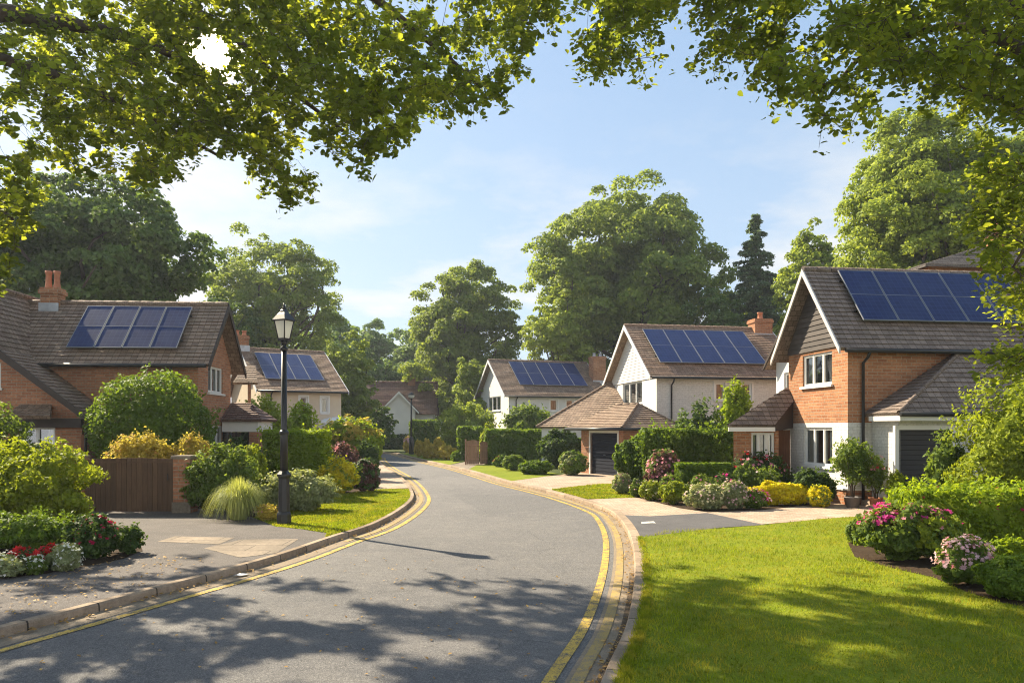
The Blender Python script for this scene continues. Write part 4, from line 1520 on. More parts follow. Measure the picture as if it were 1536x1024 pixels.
# ---- slate-roofed house behind ----------------------------------------------------
hG = House('slate_roofed_house', 'pale slate hipped roof of a house rising behind the orange brick house', 17.6, 28.5, 6)
mb = MB()
for p, u, n, Lx in (((-1.5, 0, 0), X0, (0, -1, 0), 10.5), ((-1.5, 0, 0), Y0, (-1, 0, 0), 7), ((9, 0, 0), Y0, (1, 0, 0), 7), ((-1.5, 7, 0), X0, (0, 1, 0), 10.5)):
    wall_face(mb, p, u, Lx, -0.1, 8.5, n)
mb.build('wall', M['brick'], hG.t)
mb = MB()
e4 = [(-1.9, -0.4, 8.5), (9.4, -0.4, 8.5), (9.4, 7.4, 8.5), (-1.9, 7.4, 8.5)]
ra, rb = (3.2, 3.5, 10.15), (5.6, 3.5, 10.15)
roof_plane(mb, [e4[0], e4[1], rb, ra]); roof_plane(mb, [e4[1], e4[2], rb]); roof_plane(mb, [e4[2], e4[3], ra, rb]); roof_plane(mb, [e4[3], e4[0], ra])
ridge_tiles(mb, ra, rb)
mb.build('roof', M['tile_slate'], hG.t)
chimney(hG, 3.9, 4.6, 3.2, 3.8, 9.0, 10.7, 1)

# ---- white house with garage, centre right ---------------------------------------
hB = House('white_house', 'white brick house with boarded gable and brown tiled roof behind the big clipped hedge', 7.1, 36.0, 10)
yB1 = 7.1
sB = lambda px: (lambda q: q.y)(hB.hit(px, 590, (0, 0, 0), (1, 0, 0)))
wa, wb = sB(963), sB(934)
z_ = lambda py, Y: CH + (HZ - py) / F0 * Y
wB = (wa, wb, z_(606, 39.3), z_(573, 39.3))
f1 = hB.hit(1073, 590, (0, 0, 0), (0, 1, 0)).x, hB.hit(1087, 590, (0, 0, 0), (0, 1, 0)).x
f2 = hB.hit(1112, 590, (0, 0, 0), (0, 1, 0)).x, hB.hit(1127, 590, (0, 0, 0), (0, 1, 0)).x
zB0, zB1 = z_(600, 36.6), z_(574, 36.6)
B = gable_block(hB, 0, 7.6, 0, yB1, 4.75, 7.75, [(-0.1, 9, 'white_brick')], 'tile_brown', ovx=(0.45, 0.4), ovy=0.35,
                ops={'x0': [wB], 'y0': [(f1[0], f1[1], zB0, zB1), (f2[0], f2[1], zB0, zB1)]}, barge='white_trim', clad=('x0', 4.72, 'clad_white'), bargeh=0.2)
window(hB, (0, wa), Y0, (-1, 0, 0), wb - wa, wB[2], wB[3])
for f in (f1, f2):
    window(hB, (f[0], 0), X0, (0, -1, 0), f[1] - f[0], zB0, zB1, 1, surround=True)
panels(hB, ((963, 497), (1116, 500), (989, 546), (1147, 549)), B['pf'] + B['nf'] * 0.03, B['nf'], 5)
gutter_run(hB, (-0.4, -0.42, 4.70), (7.9, -0.42, 4.70), down=[(0.75, -0.42, 4.66), (0.75, -0.3, 4.5), (0.75, -0.07, 4.35), (0.75, -0.07, 2.5), (0.75, -0.07, 0.1)])
ch = hB.hit(1142, 495, (0, B['yr'], 0), (0, 1, 0)).x
cB = chimney(hB, ch - 0.62, ch + 0.42, B['yr'] - 0.45, B['yr'] + 0.35, 6.6, 8.25, 1, 'brick', 0.4)
flashing(hB, cB, ch - 0.62, ch + 0.42, B['yr'] - 0.45, 7.05, 0.38)
# low catslide on the left
mb = MB()
roof_plane(mb, [(-4.5, 7.2, 2.3), (-0.02, 2.6, 2.3), (-0.02, 7.1, 4.95)])
roof_plane(mb, [(-4.5, 7.2, 2.3), (-0.02, 10.5, 2.3), (-0.02, 7.1, 4.95)])
ridge_tiles(mb, (-4.5, 7.2, 2.32), (-0.05, 7.1, 4.96), 0.08)
mb.build('lean_roof', M['tile_dark'], hB.t)
mb = MB()
wall_face(mb, (-4.2, 7.2, 0), (4.18, -4.3, 0), 6.0, -0.1, 2.3, Vector((-4.3, -4.18, 0)).normalized())
wall_face(mb, (-4.2, 7.2, 0), (4.18, 3.1, 0), 5.2, -0.1, 2.3, Vector((-3.1, 4.18, 0)).normalized())
mb.build('lean_wall', M['white_render'], hB.t)

hBg = House('brick_garage', 'small brick garage with hipped tan roof and slate blue door before the white house', 4.93, 32.5, 30, 'garage')
mb = MB()
gd0, gd1 = 0.42, 2.45
wall_face(mb, (0, 0, 0), Y0, 3.2, -0.1, 2.3, (-1, 0, 0), [(gd0, gd1, -0.1, 2.02)])
wall_face(mb, (0, 0, 0), X0, 2.9, -0.1, 2.3, (0, -1, 0))
wall_face(mb, (2.9, 0, 0), Y0, 3.2, -0.1, 2.3, (1, 0, 0))
wall_face(mb, (0, 3.2, 0), X0, 2.9, -0.1, 2.3, (0, 1, 0))
mb.build('wall', M['brick_dark'], hBg.t)
garage_door(hBg, (0, gd0), Y0, (-1, 0, 0), gd1 - gd0, 0.1, 2.02, 'garage_blue', 12)
mb = MB()
e4 = [(-0.4, -0.4, 2.26), (3.2, -0.4, 2.26), (3.2, 3.9, 2.26), (-0.4, 3.9, 2.26)]
ra, rb = (1.95, 1.35, 3.38), (1.95, 3.0, 3.38)
roof_plane(mb, [e4[0], e4[1], ra]); roof_plane(mb, [e4[1], e4[2], rb, ra]); roof_plane(mb, [e4[2], e4[3], rb]); roof_plane(mb, [e4[3], e4[0], ra, rb])
for p in e4[:2]:
    ridge_tiles(mb, p, ra, 0.07)
ridge_tiles(mb, ra, rb, 0.08)
mb.build('roof', M['tile_tan'], hBg.t)
gutter_run(hBg, (-0.45, -0.45, 2.2), (-0.45, 3.9, 2.2))
gutter_run(hBg, (-0.45, -0.45, 2.2), (3.2, -0.45, 2.2))

# ---- white house further along -------------------------------------------------------
hC = House('white_house', 'smaller white rendered house with five roof panels standing further along the road', -0.26, 58.0, 18)
sC = lambda px: hC.hit(px, 600, (0, 0, 0), (1, 0, 0)).y
wa, wb = sC(751), sC(732)
wC = (wa, wb, z_(616, 62), z_(595, 62))
cw = [(hC.hit(a, 600, (0, 0, 0), (0, 1, 0)).x, hC.hit(b, 600, (0, 0, 0), (0, 1, 0)).x) for a, b in ((825, 836), (849, 860))]
zc0, zc1 = z_(616, 59), z_(599, 59)
Cc = gable_block(hC, 0, 8.2, 0, 8.6, 4.75, 7.95, [(-0.1, 9, 'white_render')], 'tile_dark', ovx=(0.45, 0.4), ovy=0.4, ops={'x0': [wC], 'y0': [(a, b, zc0, zc1) for a, b in cw]}, barge='white_trim')
window(hC, (0, wa), Y0, (-1, 0, 0), wb - wa, wC[2], wC[3])
for a, b in cw:
    window(hC, (a, 0), X0, (0, -1, 0), b - a, zc0, zc1, 1, surround=True)
panels(hC, ((764, 545), (862, 546), (778, 579), (879, 580)), Cc['pf'] + Cc['nf'] * 0.03, Cc['nf'], 5)
gutter_run(hC, (-0.4, -0.46, 4.70), (8.5, -0.46, 4.70), down=[(0.6, -0.46, 4.66), (0.6, -0.07, 4.4), (0.6, -0.07, 0.1)])
cx = hC.hit(897, 570, (0, 2.0, 0), (0, 1, 0)).x
cC = chimney(hC, cx - 0.6, cx + 0.55, 1.6, 2.6, 4.2, z_(532, 61), 2, 'brick', 0.3, potm='lead')
flashing(hC, cC, cx - 0.6, cx + 0.55, 1.6, 4.9, 1.35)

# ---- far house at the bend ----------------------------------------------------------------
hD = House('bungalow', 'low house with red brown roof and small white gable at the far bend', -14.6, 74.0, 4)
D = gable_block(hD, 0, 6.6, 0, 6.0, 3.6, 7.0, [(-0.1, 9, 'white_render')], 'tile_red', ovx=(0.4, 0.4), ovy=0.4, barge='dark_trim', ops={'y0': [(5.2, 6.2, 1.2, 2.8)]})
window(hD, (5.2, 0), X0, (0, -1, 0), 1.0, 1.2, 2.8, 2)
mb = MB()
fx0, fx1, fyy = 1.45, 5.2, -1.7
fm = (fx0 + fx1) / 2
wall_face(mb, (fx0 + 0.3, fyy, 0), X0, fx1 - fx0 - 0.6, -0.1, 3.9, (0, -1, 0))
mb.poly([(fx0 + 0.3, fyy, 3.9), (fx1 - 0.3, fyy, 3.9), (fm, fyy, 5.7)])
mb.box(fx0 + 0.3, fx0 + 0.32, fyy, 0, -0.1, 3.9); mb.box(fx1 - 0.32, fx1 - 0.3, fyy, 0, -0.1, 3.9)
mb.build('front_gable', M['white_render'], hD.t)
mb = MB()
roof_plane(mb, [(fx0 - 0.1, fyy - 0.35, 3.75), (fm, fyy - 0.35, 5.8), (fm, 2.2, 5.8), (fx0 - 0.1, 2.2, 3.75)])
roof_plane(mb, [(fx1 + 0.1, fyy - 0.35, 3.75), (fm, fyy - 0.35, 5.8), (fm, 2.2, 5.8), (fx1 + 0.1, 2.2, 3.75)])
mb.build('front_roof', M['tile_red'], hD.t)
mb = MB()
for xa_, xb_ in ((fx0 - 0.1, fm), (fx1 + 0.1, fm)):
    mb.poly([(xa_, fyy - 0.37, 3.75), (xb_, fyy - 0.37, 5.8), (xb_, fyy - 0.37, 5.55), (xa_, fyy - 0.37, 3.55)])
    mb.poly([(xa_, fyy - 0.36, 3.55), (xb_, fyy - 0.36, 5.55), (xb_, fyy - 0.36, 5.8), (xa_, fyy - 0.36, 3.75)])
mb.build('bargeboard', M['white_trim'], hD.t)
chimney(hD, 3.9, 4.65, 2.6, 3.3, 6.0, 7.75, 1, 'brick_dark', 0.3)

# ---- cream house on the left -------------------------------------------------------------
hE = House('cream_house', 'cream rendered house with brown roof and four panels behind the street lamp', -15.04, 44.0, 31)
ew = [(hE.hit(a, 600, (0, 0, 0), (0, 1, 0)).x, hE.hit(b, 600, (0, 0, 0), (0, 1, 0)).x) for a, b in ((450, 461), (482, 492))]
ze0, ze1 = z_(619, 45.5), z_(595, 45.5)
E = gable_block(hE, 0, 4.9, 0, 9.6, 4.5, 7.45, [(-0.1, 9, 'cream_render')], 'tile_brown', ovx=(0.35, 0.35), ovy=0.4, ops={'y0': [(a, b, ze0, ze1) for a, b in ew]}, barge='white_trim')
for a, b in ew:
    window(hE, (a, 0), X0, (0, -1, 0), b - a, ze0, ze1, 1, surround=True)
panels(hE, ((375, 529), (466, 537), (403, 569), (488, 574)), E['pf'] + E['nf'] * 0.03, E['nf'], 4)
gutter_run(hE, (-0.3, -0.46, 4.45), (5.2, -0.46, 4.45), down=[(0.55, -0.46, 4.42), (0.55, -0.07, 4.2), (0.55, -0.07, 0.1)])
cx = hE.hit(361, 515, (0, E['yr'], 0), (0, 1, 0)).x
cE = chimney(hE, cx - 0.45, cx + 0.45, E['yr'] - 0.4, E['yr'] + 0.4, 6.4, z_(505, 48.5), 2, 'brick', 0.35)
flashing(hE, cE, cx - 0.45, cx + 0.45, E['yr'] - 0.4, 7.1, 0.5)
mb = MB()      # pale flat-topped bay at the side
mb.cbox(3.4, 5.6, -1.6, -0.02, -0.1, 2.5, 0.05)
mb.lathe([(1.3, 0), (1.25, 0.12), (0.9, 0.3), (0.4, 0.4), (0.05, 0.43)], 16, (4.5, -0.8, 2.5))
mb.build('bay', M['white_trim'], hE.t)

# ---- brick house on the left ----------------------------------------------------------------
hF = House('brick_house', 'brown brick house with big sweeping tiled roof and four panels behind the dark gate', -10.6, 26.0, 4.0)
# local: gable (facing right) at x=0, house runs to -x
gw = lambda px, py: hF.hit(px, py, (0, 0, 0), (1, 0, 0)).y
fw = (gw(312, 565), gw(334, 565))
fl = (gw(313, 660), gw(334, 660))
zf = (z_(588, 25.6), z_(548, 25.6)); zfl = (z_(668, 25.6), z_(638, 25.6))
yF0, yF1 = gw(297, 600), gw(346, 600)
fo = [(fw[0] - yF0, fw[1] - yF0, zf[0], zf[1]), (fl[0] - yF0, fl[1] - yF0, 0.9, zfl[1])]
Fh = gable_block(hF, -9.6, 0, yF0, yF1, 4.36, 6.67, [(-0.1, 9, 'brick_dark')], 'tile_dark', ovx=(0.2, 0.45), ovy=0.35, ops={'x1': fo}, barge='dark_trim', bargeh=0.22)
window(hF, (0, fw[0]), Y0, (1, 0, 0), fw[1] - fw[0], zf[0], zf[1])
window(hF, (0, fl[0]), Y0, (1, 0, 0), fl[1] - fl[0], 0.9, zfl[1])
panels(hF, ((131, 465), (290, 463), (102, 526), (269, 525)), Fh['pf'] + Fh['nf'] * 0.03, Fh['nf'], 4)
gutter_run(hF, (-6.5, Fh['ylow'] - 0.06, 4.31), (0.4, Fh['ylow'] - 0.06, 4.31), down=[(-0.75, Fh['ylow'] - 0.06, 4.3), (-0.75, Fh['ylow'] + 0.1, 4.1), (-0.75, yF0 - 0.07, 3.9), (-0.75, yF0 - 0.07, 0.1)])
cx = hF.hit(83, 455, (0, Fh['yr'], 0), (0, 1, 0)).x
cF = chimney(hF, cx - 0.36, cx + 0.22, Fh['yr'] - 0.28, Fh['yr'] + 0.24, 6.0, z_(434, 26), 2, 'brick', 0.62)
flashing(hF, cF, cx - 0.36, cx + 0.22, Fh['yr'] - 0.28, 6.2, 0.42)
mb = MB()   # small attic vent slit
mb.box(0.002, 0.03, Fh['yr'] - 0.05, Fh['yr'] + 0.05, 5.2, 5.6)
mb.build('vent', M['dark_trim'], hF.t)
# front wing: ridge runs towards the camera, big slope facing right
def Fl(px, py, Y):
    return hF.inv @ at(px, py, Y)
v0 = Fl(128, 622, 22.6)          # eave corner
v1 = Fl(0, 522, 22.6)
yw = v0.y
slw = (v1.z - v0.z) / (v1.x - v0.x)
zr_w, zk = 6.85, 4.66
xk = v0.x + (zk - v0.z) / slw
xr = xk - 1.15
s2 = (zr_w - zk) / (xk - xr)
xl, xkl = xr - (v0.x - xr), xr - (xk - xr)
yb = yF0 + 1.4
mb = MB()
for xe, xq in ((v0.x, xk), (xl, xkl)):
    roof_plane(mb, [(xe, yw, v0.z), (xe, yF0 + 0.02, v0.z), (xq, yF0 + 0.9, zk), (xq, yw, zk)])
    roof_plane(mb, [(xq, yw, zk - 0.01), (xq, yF0 + 0.9, zk - 0.01), (xr, yb + 1.6, zr_w), (xr, yw, zr_w)])
ridge_tiles(mb, (xr, yw, zr_w), (xr, yb + 1.4, zr_w))
mb.build('wing_roof', M['tile_dark'], hF.t)
yg = yw + 0.5
mb = MB()
ww = (v0.x - 0.35) - (xl + 0.35)
w2 = Fl(32, 660, 23.1).x - (xl + 0.35), Fl(85, 660, 23.1).x - (xl + 0.35)
d2 = Fl(128, 660, 23.1).x - (xl + 0.35), Fl(147, 660, 23.1).x - (xl + 0.35)
u2 = Fl(-24, 560, 23.1).x - (xl + 0.35), Fl(7, 560, 23.1).x - (xl + 0.35)
zz0 = v0.z + 0.35 * abs(slw)
wzs = (z_(678, 23.1), z_(640, 23.1))
wall_face(mb, (xl + 0.35, yg, 0), X0, ww, -0.1, zz0, (0, -1, 0), [(w2[0], w2[1], wzs[0], wzs[1])])
zt_ = zz0
# brick triangle above, with a hole for the upper window
ua, ub, uz0, uz1 = u2[0], u2[1], z_(582, 23.1), z_(545, 23.1)
xm = lambda a: xl + 0.35 + a
def ztop(a):
    d = abs(xm(a) - xr)
    dk = abs(xk - xr)
    return (zr_w - s2 * d if d < dk else zk - (d - dk) * abs(slw)) - 0.06
def tri(a0, a1, lo):
    n = max(1, int((a1 - a0) / 0.15))
    for k in range(n):
        b0, b1 = a0 + (a1 - a0) * k / n, a0 + (a1 - a0) * (k + 1) / n
        mb.poly([(xm(b0), yg, lo), (xm(b1), yg, lo), (xm(b1), yg, max(ztop(b1), lo)), (xm(b0), yg, max(ztop(b0), lo))])
am = xr - xl - 0.35
tri(0, min(ua, am), zz0)
if ua > am:
    tri(am, ua, zz0)
tri(ub, ww, zz0)
segs = sorted({ua, ub, min(max(am, ua), ub)})
for a0, a1 in zip(segs[:-1], segs[1:]):
    mb.poly([(xm(a0), yg, zz0), (xm(a1), yg, zz0), (xm(a1), yg, uz0), (xm(a0), yg, uz0)])
    tri(a0, a1, uz1)
wall_face(mb, (v0.x - 0.35, yg, 0), Y0, yF0 - yg, -0.1, zz0, (1, 0, 0))
wall_face(mb, (xl + 0.35, yg, 0), Y0, yF0 - yg, -0.1, zz0, (-1, 0, 0))
mb.build('wing_wall', M['brick_dark'], hF.t)
window(hF, (xm(ua), yg), X0, (0, -1, 0), ub - ua, uz0, uz1, 2)
window(hF, (xm(w2[0]), yg), X0, (0, -1, 0), w2[1] - w2[0], wzs[0], wzs[1], 2)
mb = MB()
mb.box(xm(d2[0]), min(xm(d2[1]), v0.x - 0.36), yg - 0.04, yg - 0.002, 0.1, 2.05)
mb.build('side_door', M['door_wood'], hF.t)
for xe, ze_, xf, zf_ in ((v0.x, v0.z, xk, zk), (xk, zk, xr, zr_w), (xl, v0.z, xkl, zk), (xkl, zk, xr, zr_w)):
    mb = MB()
    th = 0.045
    a, b = Vector((xe, yw - th - 0.002, ze_ + 0.02)), Vector((xf, yw - th - 0.002, zf_ + 0.02))
    q = [a, b, b - Z * 0.26, a - Z * 0.2]
    mb.poly(q); mb.poly([p + Vector((0, th, 0)) for p in reversed(q)])
    for q0, q1 in ((q[0], q[1]), (q[2], q[3]), (q[3], q[0])):
        mb.poly([q0, q0 + Vector((0, th, 0)), q1 + Vector((0, th, 0)), q1])
    mb.build('bargeboard', M['dark_trim'], hF.t)
gutter_run(hF, (v0.x + 0.05, yw, v0.z - 0.05), (v0.x + 0.05, yF0 - 0.1, v0.z - 0.05), down=[(v0.x + 0.02, yw + 0.5, v0.z - 0.08), (v0.x - 0.2, yg - 0.08, v0.z - 0.4), (v0.x - 0.2, yg - 0.08, 0.1)])
mb = MB()   # beam and little canopy roof over the recess
c0, c1 = Fl(14, 620, 22.4), Fl(78, 620, 22.4)
roof_plane(mb, [(c0.x, yg - 0.75, 2.62), (c1.x, yg - 0.75, 2.62), (c1.x - 0.35, yg - 0.003, 3.0), (c0.x, yg - 0.003, 3.0)])
mb.build('canopy_roof', M['tile_dark'], hF.t)
mb = MB()
mb.box(c0.x - 0.8, v0.x - 0.3, yg - 0.16, yg - 0.004, 2.28, 2.56)
mb.build('beam', M['dark_trim'], hF.t)
# garden room on the right of the gable
gr = [hF.inv @ at(348, 640, 27.0), hF.inv @ at(388, 640, 27.0)]
mb = MB()
gx, gy = gr[1].x, gr[0].y - 0.1
e = 2.56
roof_plane(mb, [(0.05, gy - 0.2, e), (gx + 0.15, gy - 0.2, e), (gx - 0.55, gy + 1.0, 3.2), (0.05, gy + 1.0, 3.2)])
roof_plane(mb, [(gx + 0.15, gy - 0.2, e), (gx + 0.15, gy + 2.2, e), (gx - 0.55, gy + 1.0, 3.2)])
mb.build('garden_room_roof', M['tile_red'], hF.t)
mb = MB()
mb.box(0.05, gx, gy - 0.05, gy + 2.0, 2.12, 2.5)
mb.build('garden_room_fascia', M['white_trim'], hF.t)
mb = MB()
mb.box(gx - 0.32, gx, gy - 0.04, gy + 1.9, -0.1, 2.12)
mb.build('garden_room_pier', M['brick_dark'], hF.t)
mb = MB()
mb.poly([(0.05, gy + 0.05, 0.1), (gx - 0.33, gy + 0.05, 0.1), (gx - 0.33, gy + 0.05, 2.12), (0.05, gy + 0.05, 2.12)])
gp = mb.build('window', M['glass'], hF.t)
mb = MB()
for a in (0.05, (gx - 0.33) * 0.5, gx - 0.38):
    mb.box(a, a + 0.05, gy + 0.02, gy + 0.045, 0.1, 2.12)
mb.build('frame', M['dark_trim'], gp)
mb = MB()
mb.box(0.05, gx - 0.35, gy + 0.8, gy + 0.84, 0.1, 2.1)
mb.build('room', M['interior'], gp)
mb = MB()   # dark lean-to roof above, with its post
roof_plane(mb, [(0.02, yF1 + 0.35, 3.95), (0.02, yF1 - 0.9, 3.95), (0.02 + 0.85, yF1 - 0.9, 3.95), (0.02 + 0.45, yF1 + 0.35, 4.75)] if False else [(0.02, yF1 + 0.2, 4.0), (0.95, yF1 + 0.2, 4.0), (0.5, yF1 + 1.6, 4.75), (0.02, yF1 + 1.6, 4.75)])
mb.build('side_roof', M['tile_dark'], hF.t)
mb = MB()
mb.box(0.55, 0.65, yF1 + 0.3, yF1 + 0.4, 0.0, 3.95)
mb.build('post', M['brick_dark'], hF.t)

# ------------------------------------------------------------------ street furniture, gates
def street_lamp(label, px, pyb, H, lantern=1.0):
    p = g(px, pyb)
    t = thing('street_lamp', label, 'street lamp', p, R(20), 'street lamps')
    k = H / 5.0
    mb = MB()
    mb.lathe([(0.165 * k, -0.05), (0.165 * k, 0.22 * k), (0.15 * k, 0.26 * k), (0.135 * k, 0.28 * k), (0.125 * k, 1.02 * k), (0.135 * k, 1.05 * k), (0.165 * k, 1.09 * k), (0.165 * k, 1.13 * k), (0.10 * k, 1.2 * k)], 8, rot=PI / 8, smooth=False)
    mb.build('base', M['iron'], t)
    mb = MB()
    mb.lathe([(0.088 * k, 1.15 * k), (0.082 * k, 2.05 * k), (0.068 * k, 2.12 * k), (0.060 * k, 4.02 * k)], 14)
    mb.build('pole', M['iron'], t)
    mb = MB()
    mb.lathe([(0.086 * k, 2.02 * k), (0.106 * k, 2.04 * k), (0.106 * k, 2.09 * k), (0.07 * k, 2.13 * k)], 14)
    mb.build('collar', M['iron'], t)
    mb = MB()
    mb.lathe([(0.062 * k, 3.93 * k), (0.085 * k, 3.95 * k), (0.085 * k, 4.0 * k), (0.05 * k, 4.03 * k), (0.04 * k, 4.10 * k), (0.07 * k, 4.12 * k), (0.07 * k, 4.15 * k), (0.04 * k, 4.17 * k)], 14)
    mb.build('collar', M['iron'], t)
    z0, z1, a, b = 4.20 * k, 4.62 * k, 0.125 * k * lantern, 0.215 * k * lantern
    mb = MB()
    mb.lathe([(a * 0.97, z0), (b * 0.97, z1)], 4, smooth=False)
    mb.build('lamp_glass', M['lamp_glass'], t)
    mb = MB()
    for i in range(4):
        an = PI / 2 * i
        c, s_ = math.cos(an), math.sin(an)
        mb.tube([(a * c, a * s_, z0), (b * c, b * s_, z1)], 0.014 * k, 5)
    mb.lathe([(a * 1.1, z0 - 0.04 * k), (a * 1.12, z0), (a * 1.0, z0 + 0.015 * k)], 4, smooth=False)
    for i in range(4):      # little brackets under the lantern
        an = PI / 2 * i + PI / 4
        c, s_ = math.cos(an), math.sin(an)
        mb.tube([(0.05 * k * c, 0.05 * k * s_, 4.05 * k), (0.085 * k * c, 0.085 * k * s_, 4.11 * k), (0.075 * k * c, 0.075 * k * s_, z0 - 0.02 * k)], 0.010 * k, 5)
    mb.build('lantern_frame', M['iron'], t)
    mb = MB()
    mb.lathe([(b * 1.16, z1 - 0.02 * k), (b * 1.18, z1 + 0.01 * k), (b * 0.72, z1 + 0.13 * k), (b * 0.45, z1 + 0.19 * k), (b * 0.42, z1 + 0.22 * k), (b * 0.2, z1 + 0.26 * k)], 4, smooth=False)
    mb.build('lantern_roof', M['iron'], t)
    mb = MB()
    mb.lathe([(0.03 * k, z1 + 0.24 * k), (0.055 * k, z1 + 0.27 * k), (0.03 * k, z1 + 0.30 * k), (0.022 * k, z1 + 0.34 * k), (0.006 * k, z1 + 0.40 * k)], 10)
    mb.build('finial', M['iron'], t)
    return t


street_lamp('tall black street lamp with glass lantern standing on the near grass verge', 426, 785, 5.0)


def far_lamp():
    p = g(617, 681)
    t = thing('street_lamp', 'small distant black street lamp with round white head beside the golden shrubs', 'street lamp', p, 0, 'street lamps')
    mb = MB(); mb.lathe([(0.2, -0.05), (0.2, 1.25), (0.12, 1.35), (0.10, 1.4)], 10); mb.build('base', M['iron'], t)
    mb = MB(); mb.lathe([(0.085, 1.3), (0.07, 3.0), (0.06, 4.55)], 10); mb.build('pole', M['iron'], t)
    mb = MB(); mb.lathe([(0.06, 4.5), (0.2, 4.55), (0.25, 4.66), (0.22, 4.8), (0.1, 4.88)], 12); mb.build('lamp_glass', M['lamp_glass'], t)
    mb = MB(); mb.lathe([(0.26, 4.75), (0.27, 4.8), (0.12, 4.92), (0.03, 5.0)], 12); mb.build('lantern_roof', M['iron'], t)


far_lamp()

# dark boarded gate across the drive on the left, its brick pier and the low wall
gl, grt = g(128, 769), g(260, 769)
gt = thing('driveway_gate', 'dark brown boarded wooden gate closing the left driveway', 'gate', (gl.x, gl.y, GZ), math.atan2(grt.y - gl.y, grt.x - gl.x))
gwid = (grt - gl).length
gh = CH + (HZ - 687) / F0 * gl.y - GZ
mb = MB()
nb = 17
for k in range(nb):
    x0 = gwid * k / nb
    top = gh * (0.985 + 0.02 * math.sin(PI * k / nb)) + random.uniform(-0.006, 0.006)
    mb.box(x0 + 0.004, gwid * (k + 1) / nb - 0.004, -0.012 + random.uniform(-0.003, 0.003), 0.015, 0.045, top)
mb.build('boards', M['gate_wood'], gt)
for zz in (0.22, gh * 0.86):
    mb = MB(); mb.box(0, gwid, 0.017, 0.06, zz, zz + 0.11); mb.build('rail', M['gate_wood'], gt)
mb = MB(); mb.box(0, gwid, -0.022, 0.022, gh * 0.915, gh * 0.945); mb.build('rail', M['gate_wood'], gt)
mb = MB(); mb.tube([(gwid - 0.12, -0.05, gh * 0.6), (gwid - 0.12, -0.05, gh * 0.72)], 0.012, 6); mb.build('handle', M['iron'], gt)


def pier(label, px0, px1, pyt, Y):
    a = at(px0, 700, Y)
    w = (px1 - px0) / F0 * Y
    h_ = CH + (HZ - pyt) / F0 * Y - GZ
    t = thing('gate_pier', label, 'gate pier', (a.x, Y, GZ), 0)
    mb = MB(); mb.box(0, w, 0, w * 1.1, -0.1, h_ - 0.08); mb.build('shaft', M['brick_dark'], t)
    mb = MB(); mb.cbox(-0.04, w + 0.04, -0.04, w * 1.1 + 0.04, h_ - 0.08, h_, 0.02); mb.build('cap', M['slabs'], t)
    mb = MB(); mb.cbox(-0.02, w + 0.02, -0.02, -0.001, 0, 0.28, 0.005); mb.build('footing', M['slabs'], t)


pier('brown brick gate pier at the right end of the dark gate', 259, 285, 683, 18.75)
wt = thing('garden_wall', 'low brown brick garden wall behind the big hedge on the left', 'wall', (at(-60, 700, 19.3).x, 19.3, GZ))
wl_ = at(126, 700, 19.3).x - at(-60, 700, 19.3).x
mb = MB(); mb.box(0, wl_, 0, 0.24, -0.1, 1.38); mb.build('brickwork', M['brick_dark'], wt)
mb = MB(); mb.cbox(-0.03, wl_ + 0.03, -0.04, 0.28, 1.38, 1.46, 0.02); mb.build('coping', M['slabs'], wt)

# small wooden gate by the far hedge
p0, p1 = g(700, 697), g(719, 697)
wg = thing('wooden_gate', 'small weathered wooden gate standing ajar between far hedges', 'gate', (p0.x, p0.y, GZ), 0)
wd = (19 / F0) * p0.y
hh = CH + (HZ - 661) / F0 * p0.y - GZ
for nm, ox, oy, an, ww_, h2 in (('gate_leaf', 0, 0, 0.0, wd, hh), ('gate_leaf', wd + 0.05, 0.02, 0.9, wd * 0.9, hh * 0.93)):
    mb = MB()
    for k in range(6):
        x0, x1 = ww_ * k / 6 + 0.006, ww_ * (k + 1) / 6 - 0.006
        d = Vector((math.cos(an), math.sin(an), 0)); e = Vector((-math.sin(an), math.cos(an), 0))
        mb.obox(Vector((ox, oy, 0.04)) + d * x0, d * (x1 - x0), e * 0.03, (0, 0, h2 - 0.05 + 0.06 * math.sin(PI * (k + 0.5) / 6)))
    lf_ = mb.build(nm, M['tan_wood'], wg)
    for zz in (0.3, h2 * 0.8):
        mb = MB()
        mb.obox(Vector((ox, oy, zz)) + d * 0.01 - e * 0.03, d * (ww_ - 0.02), e * 0.028, (0, 0, 0.09))
        mb.build('rail', M['tan_wood'], lf_)
mb = MB(); mb.cbox(-0.1, -0.01, -0.04, 0.05, -0.1, hh + 0.1, 0.01); mb.build('post', M['tan_wood'], wg)

# pale litter in the left gutter
mb = MB()
rl = random.Random(4)
for px, py, w_, h_ in ((345, 857, 0.5, 0.16), (372, 851, 0.38, 0.13), (362, 864, 0.18, 0.08)):
    c = g(px, py, 0)
    q = []
    for k in range(9):
        a = 2 * PI * k / 9
        q.append((c.x + (w_ * math.cos(a) * 0.6 + h_ * math.sin(a)) * rl.uniform(0.6, 1), c.y + (w_ * math.cos(a) * 0.6 - h_ * math.sin(a) * 0.5) * rl.uniform(0.6, 1), 0.03 + rl.uniform(-0.006, 0.012)))
    for k in range(9):
        mb.poly([(c.x, c.y, 0.045), q[k], q[(k + 1) % 9]])
props(mb.build('paper_litter', M['litter']), 'crumpled pale paper litter lying in the left gutter', 'litter')

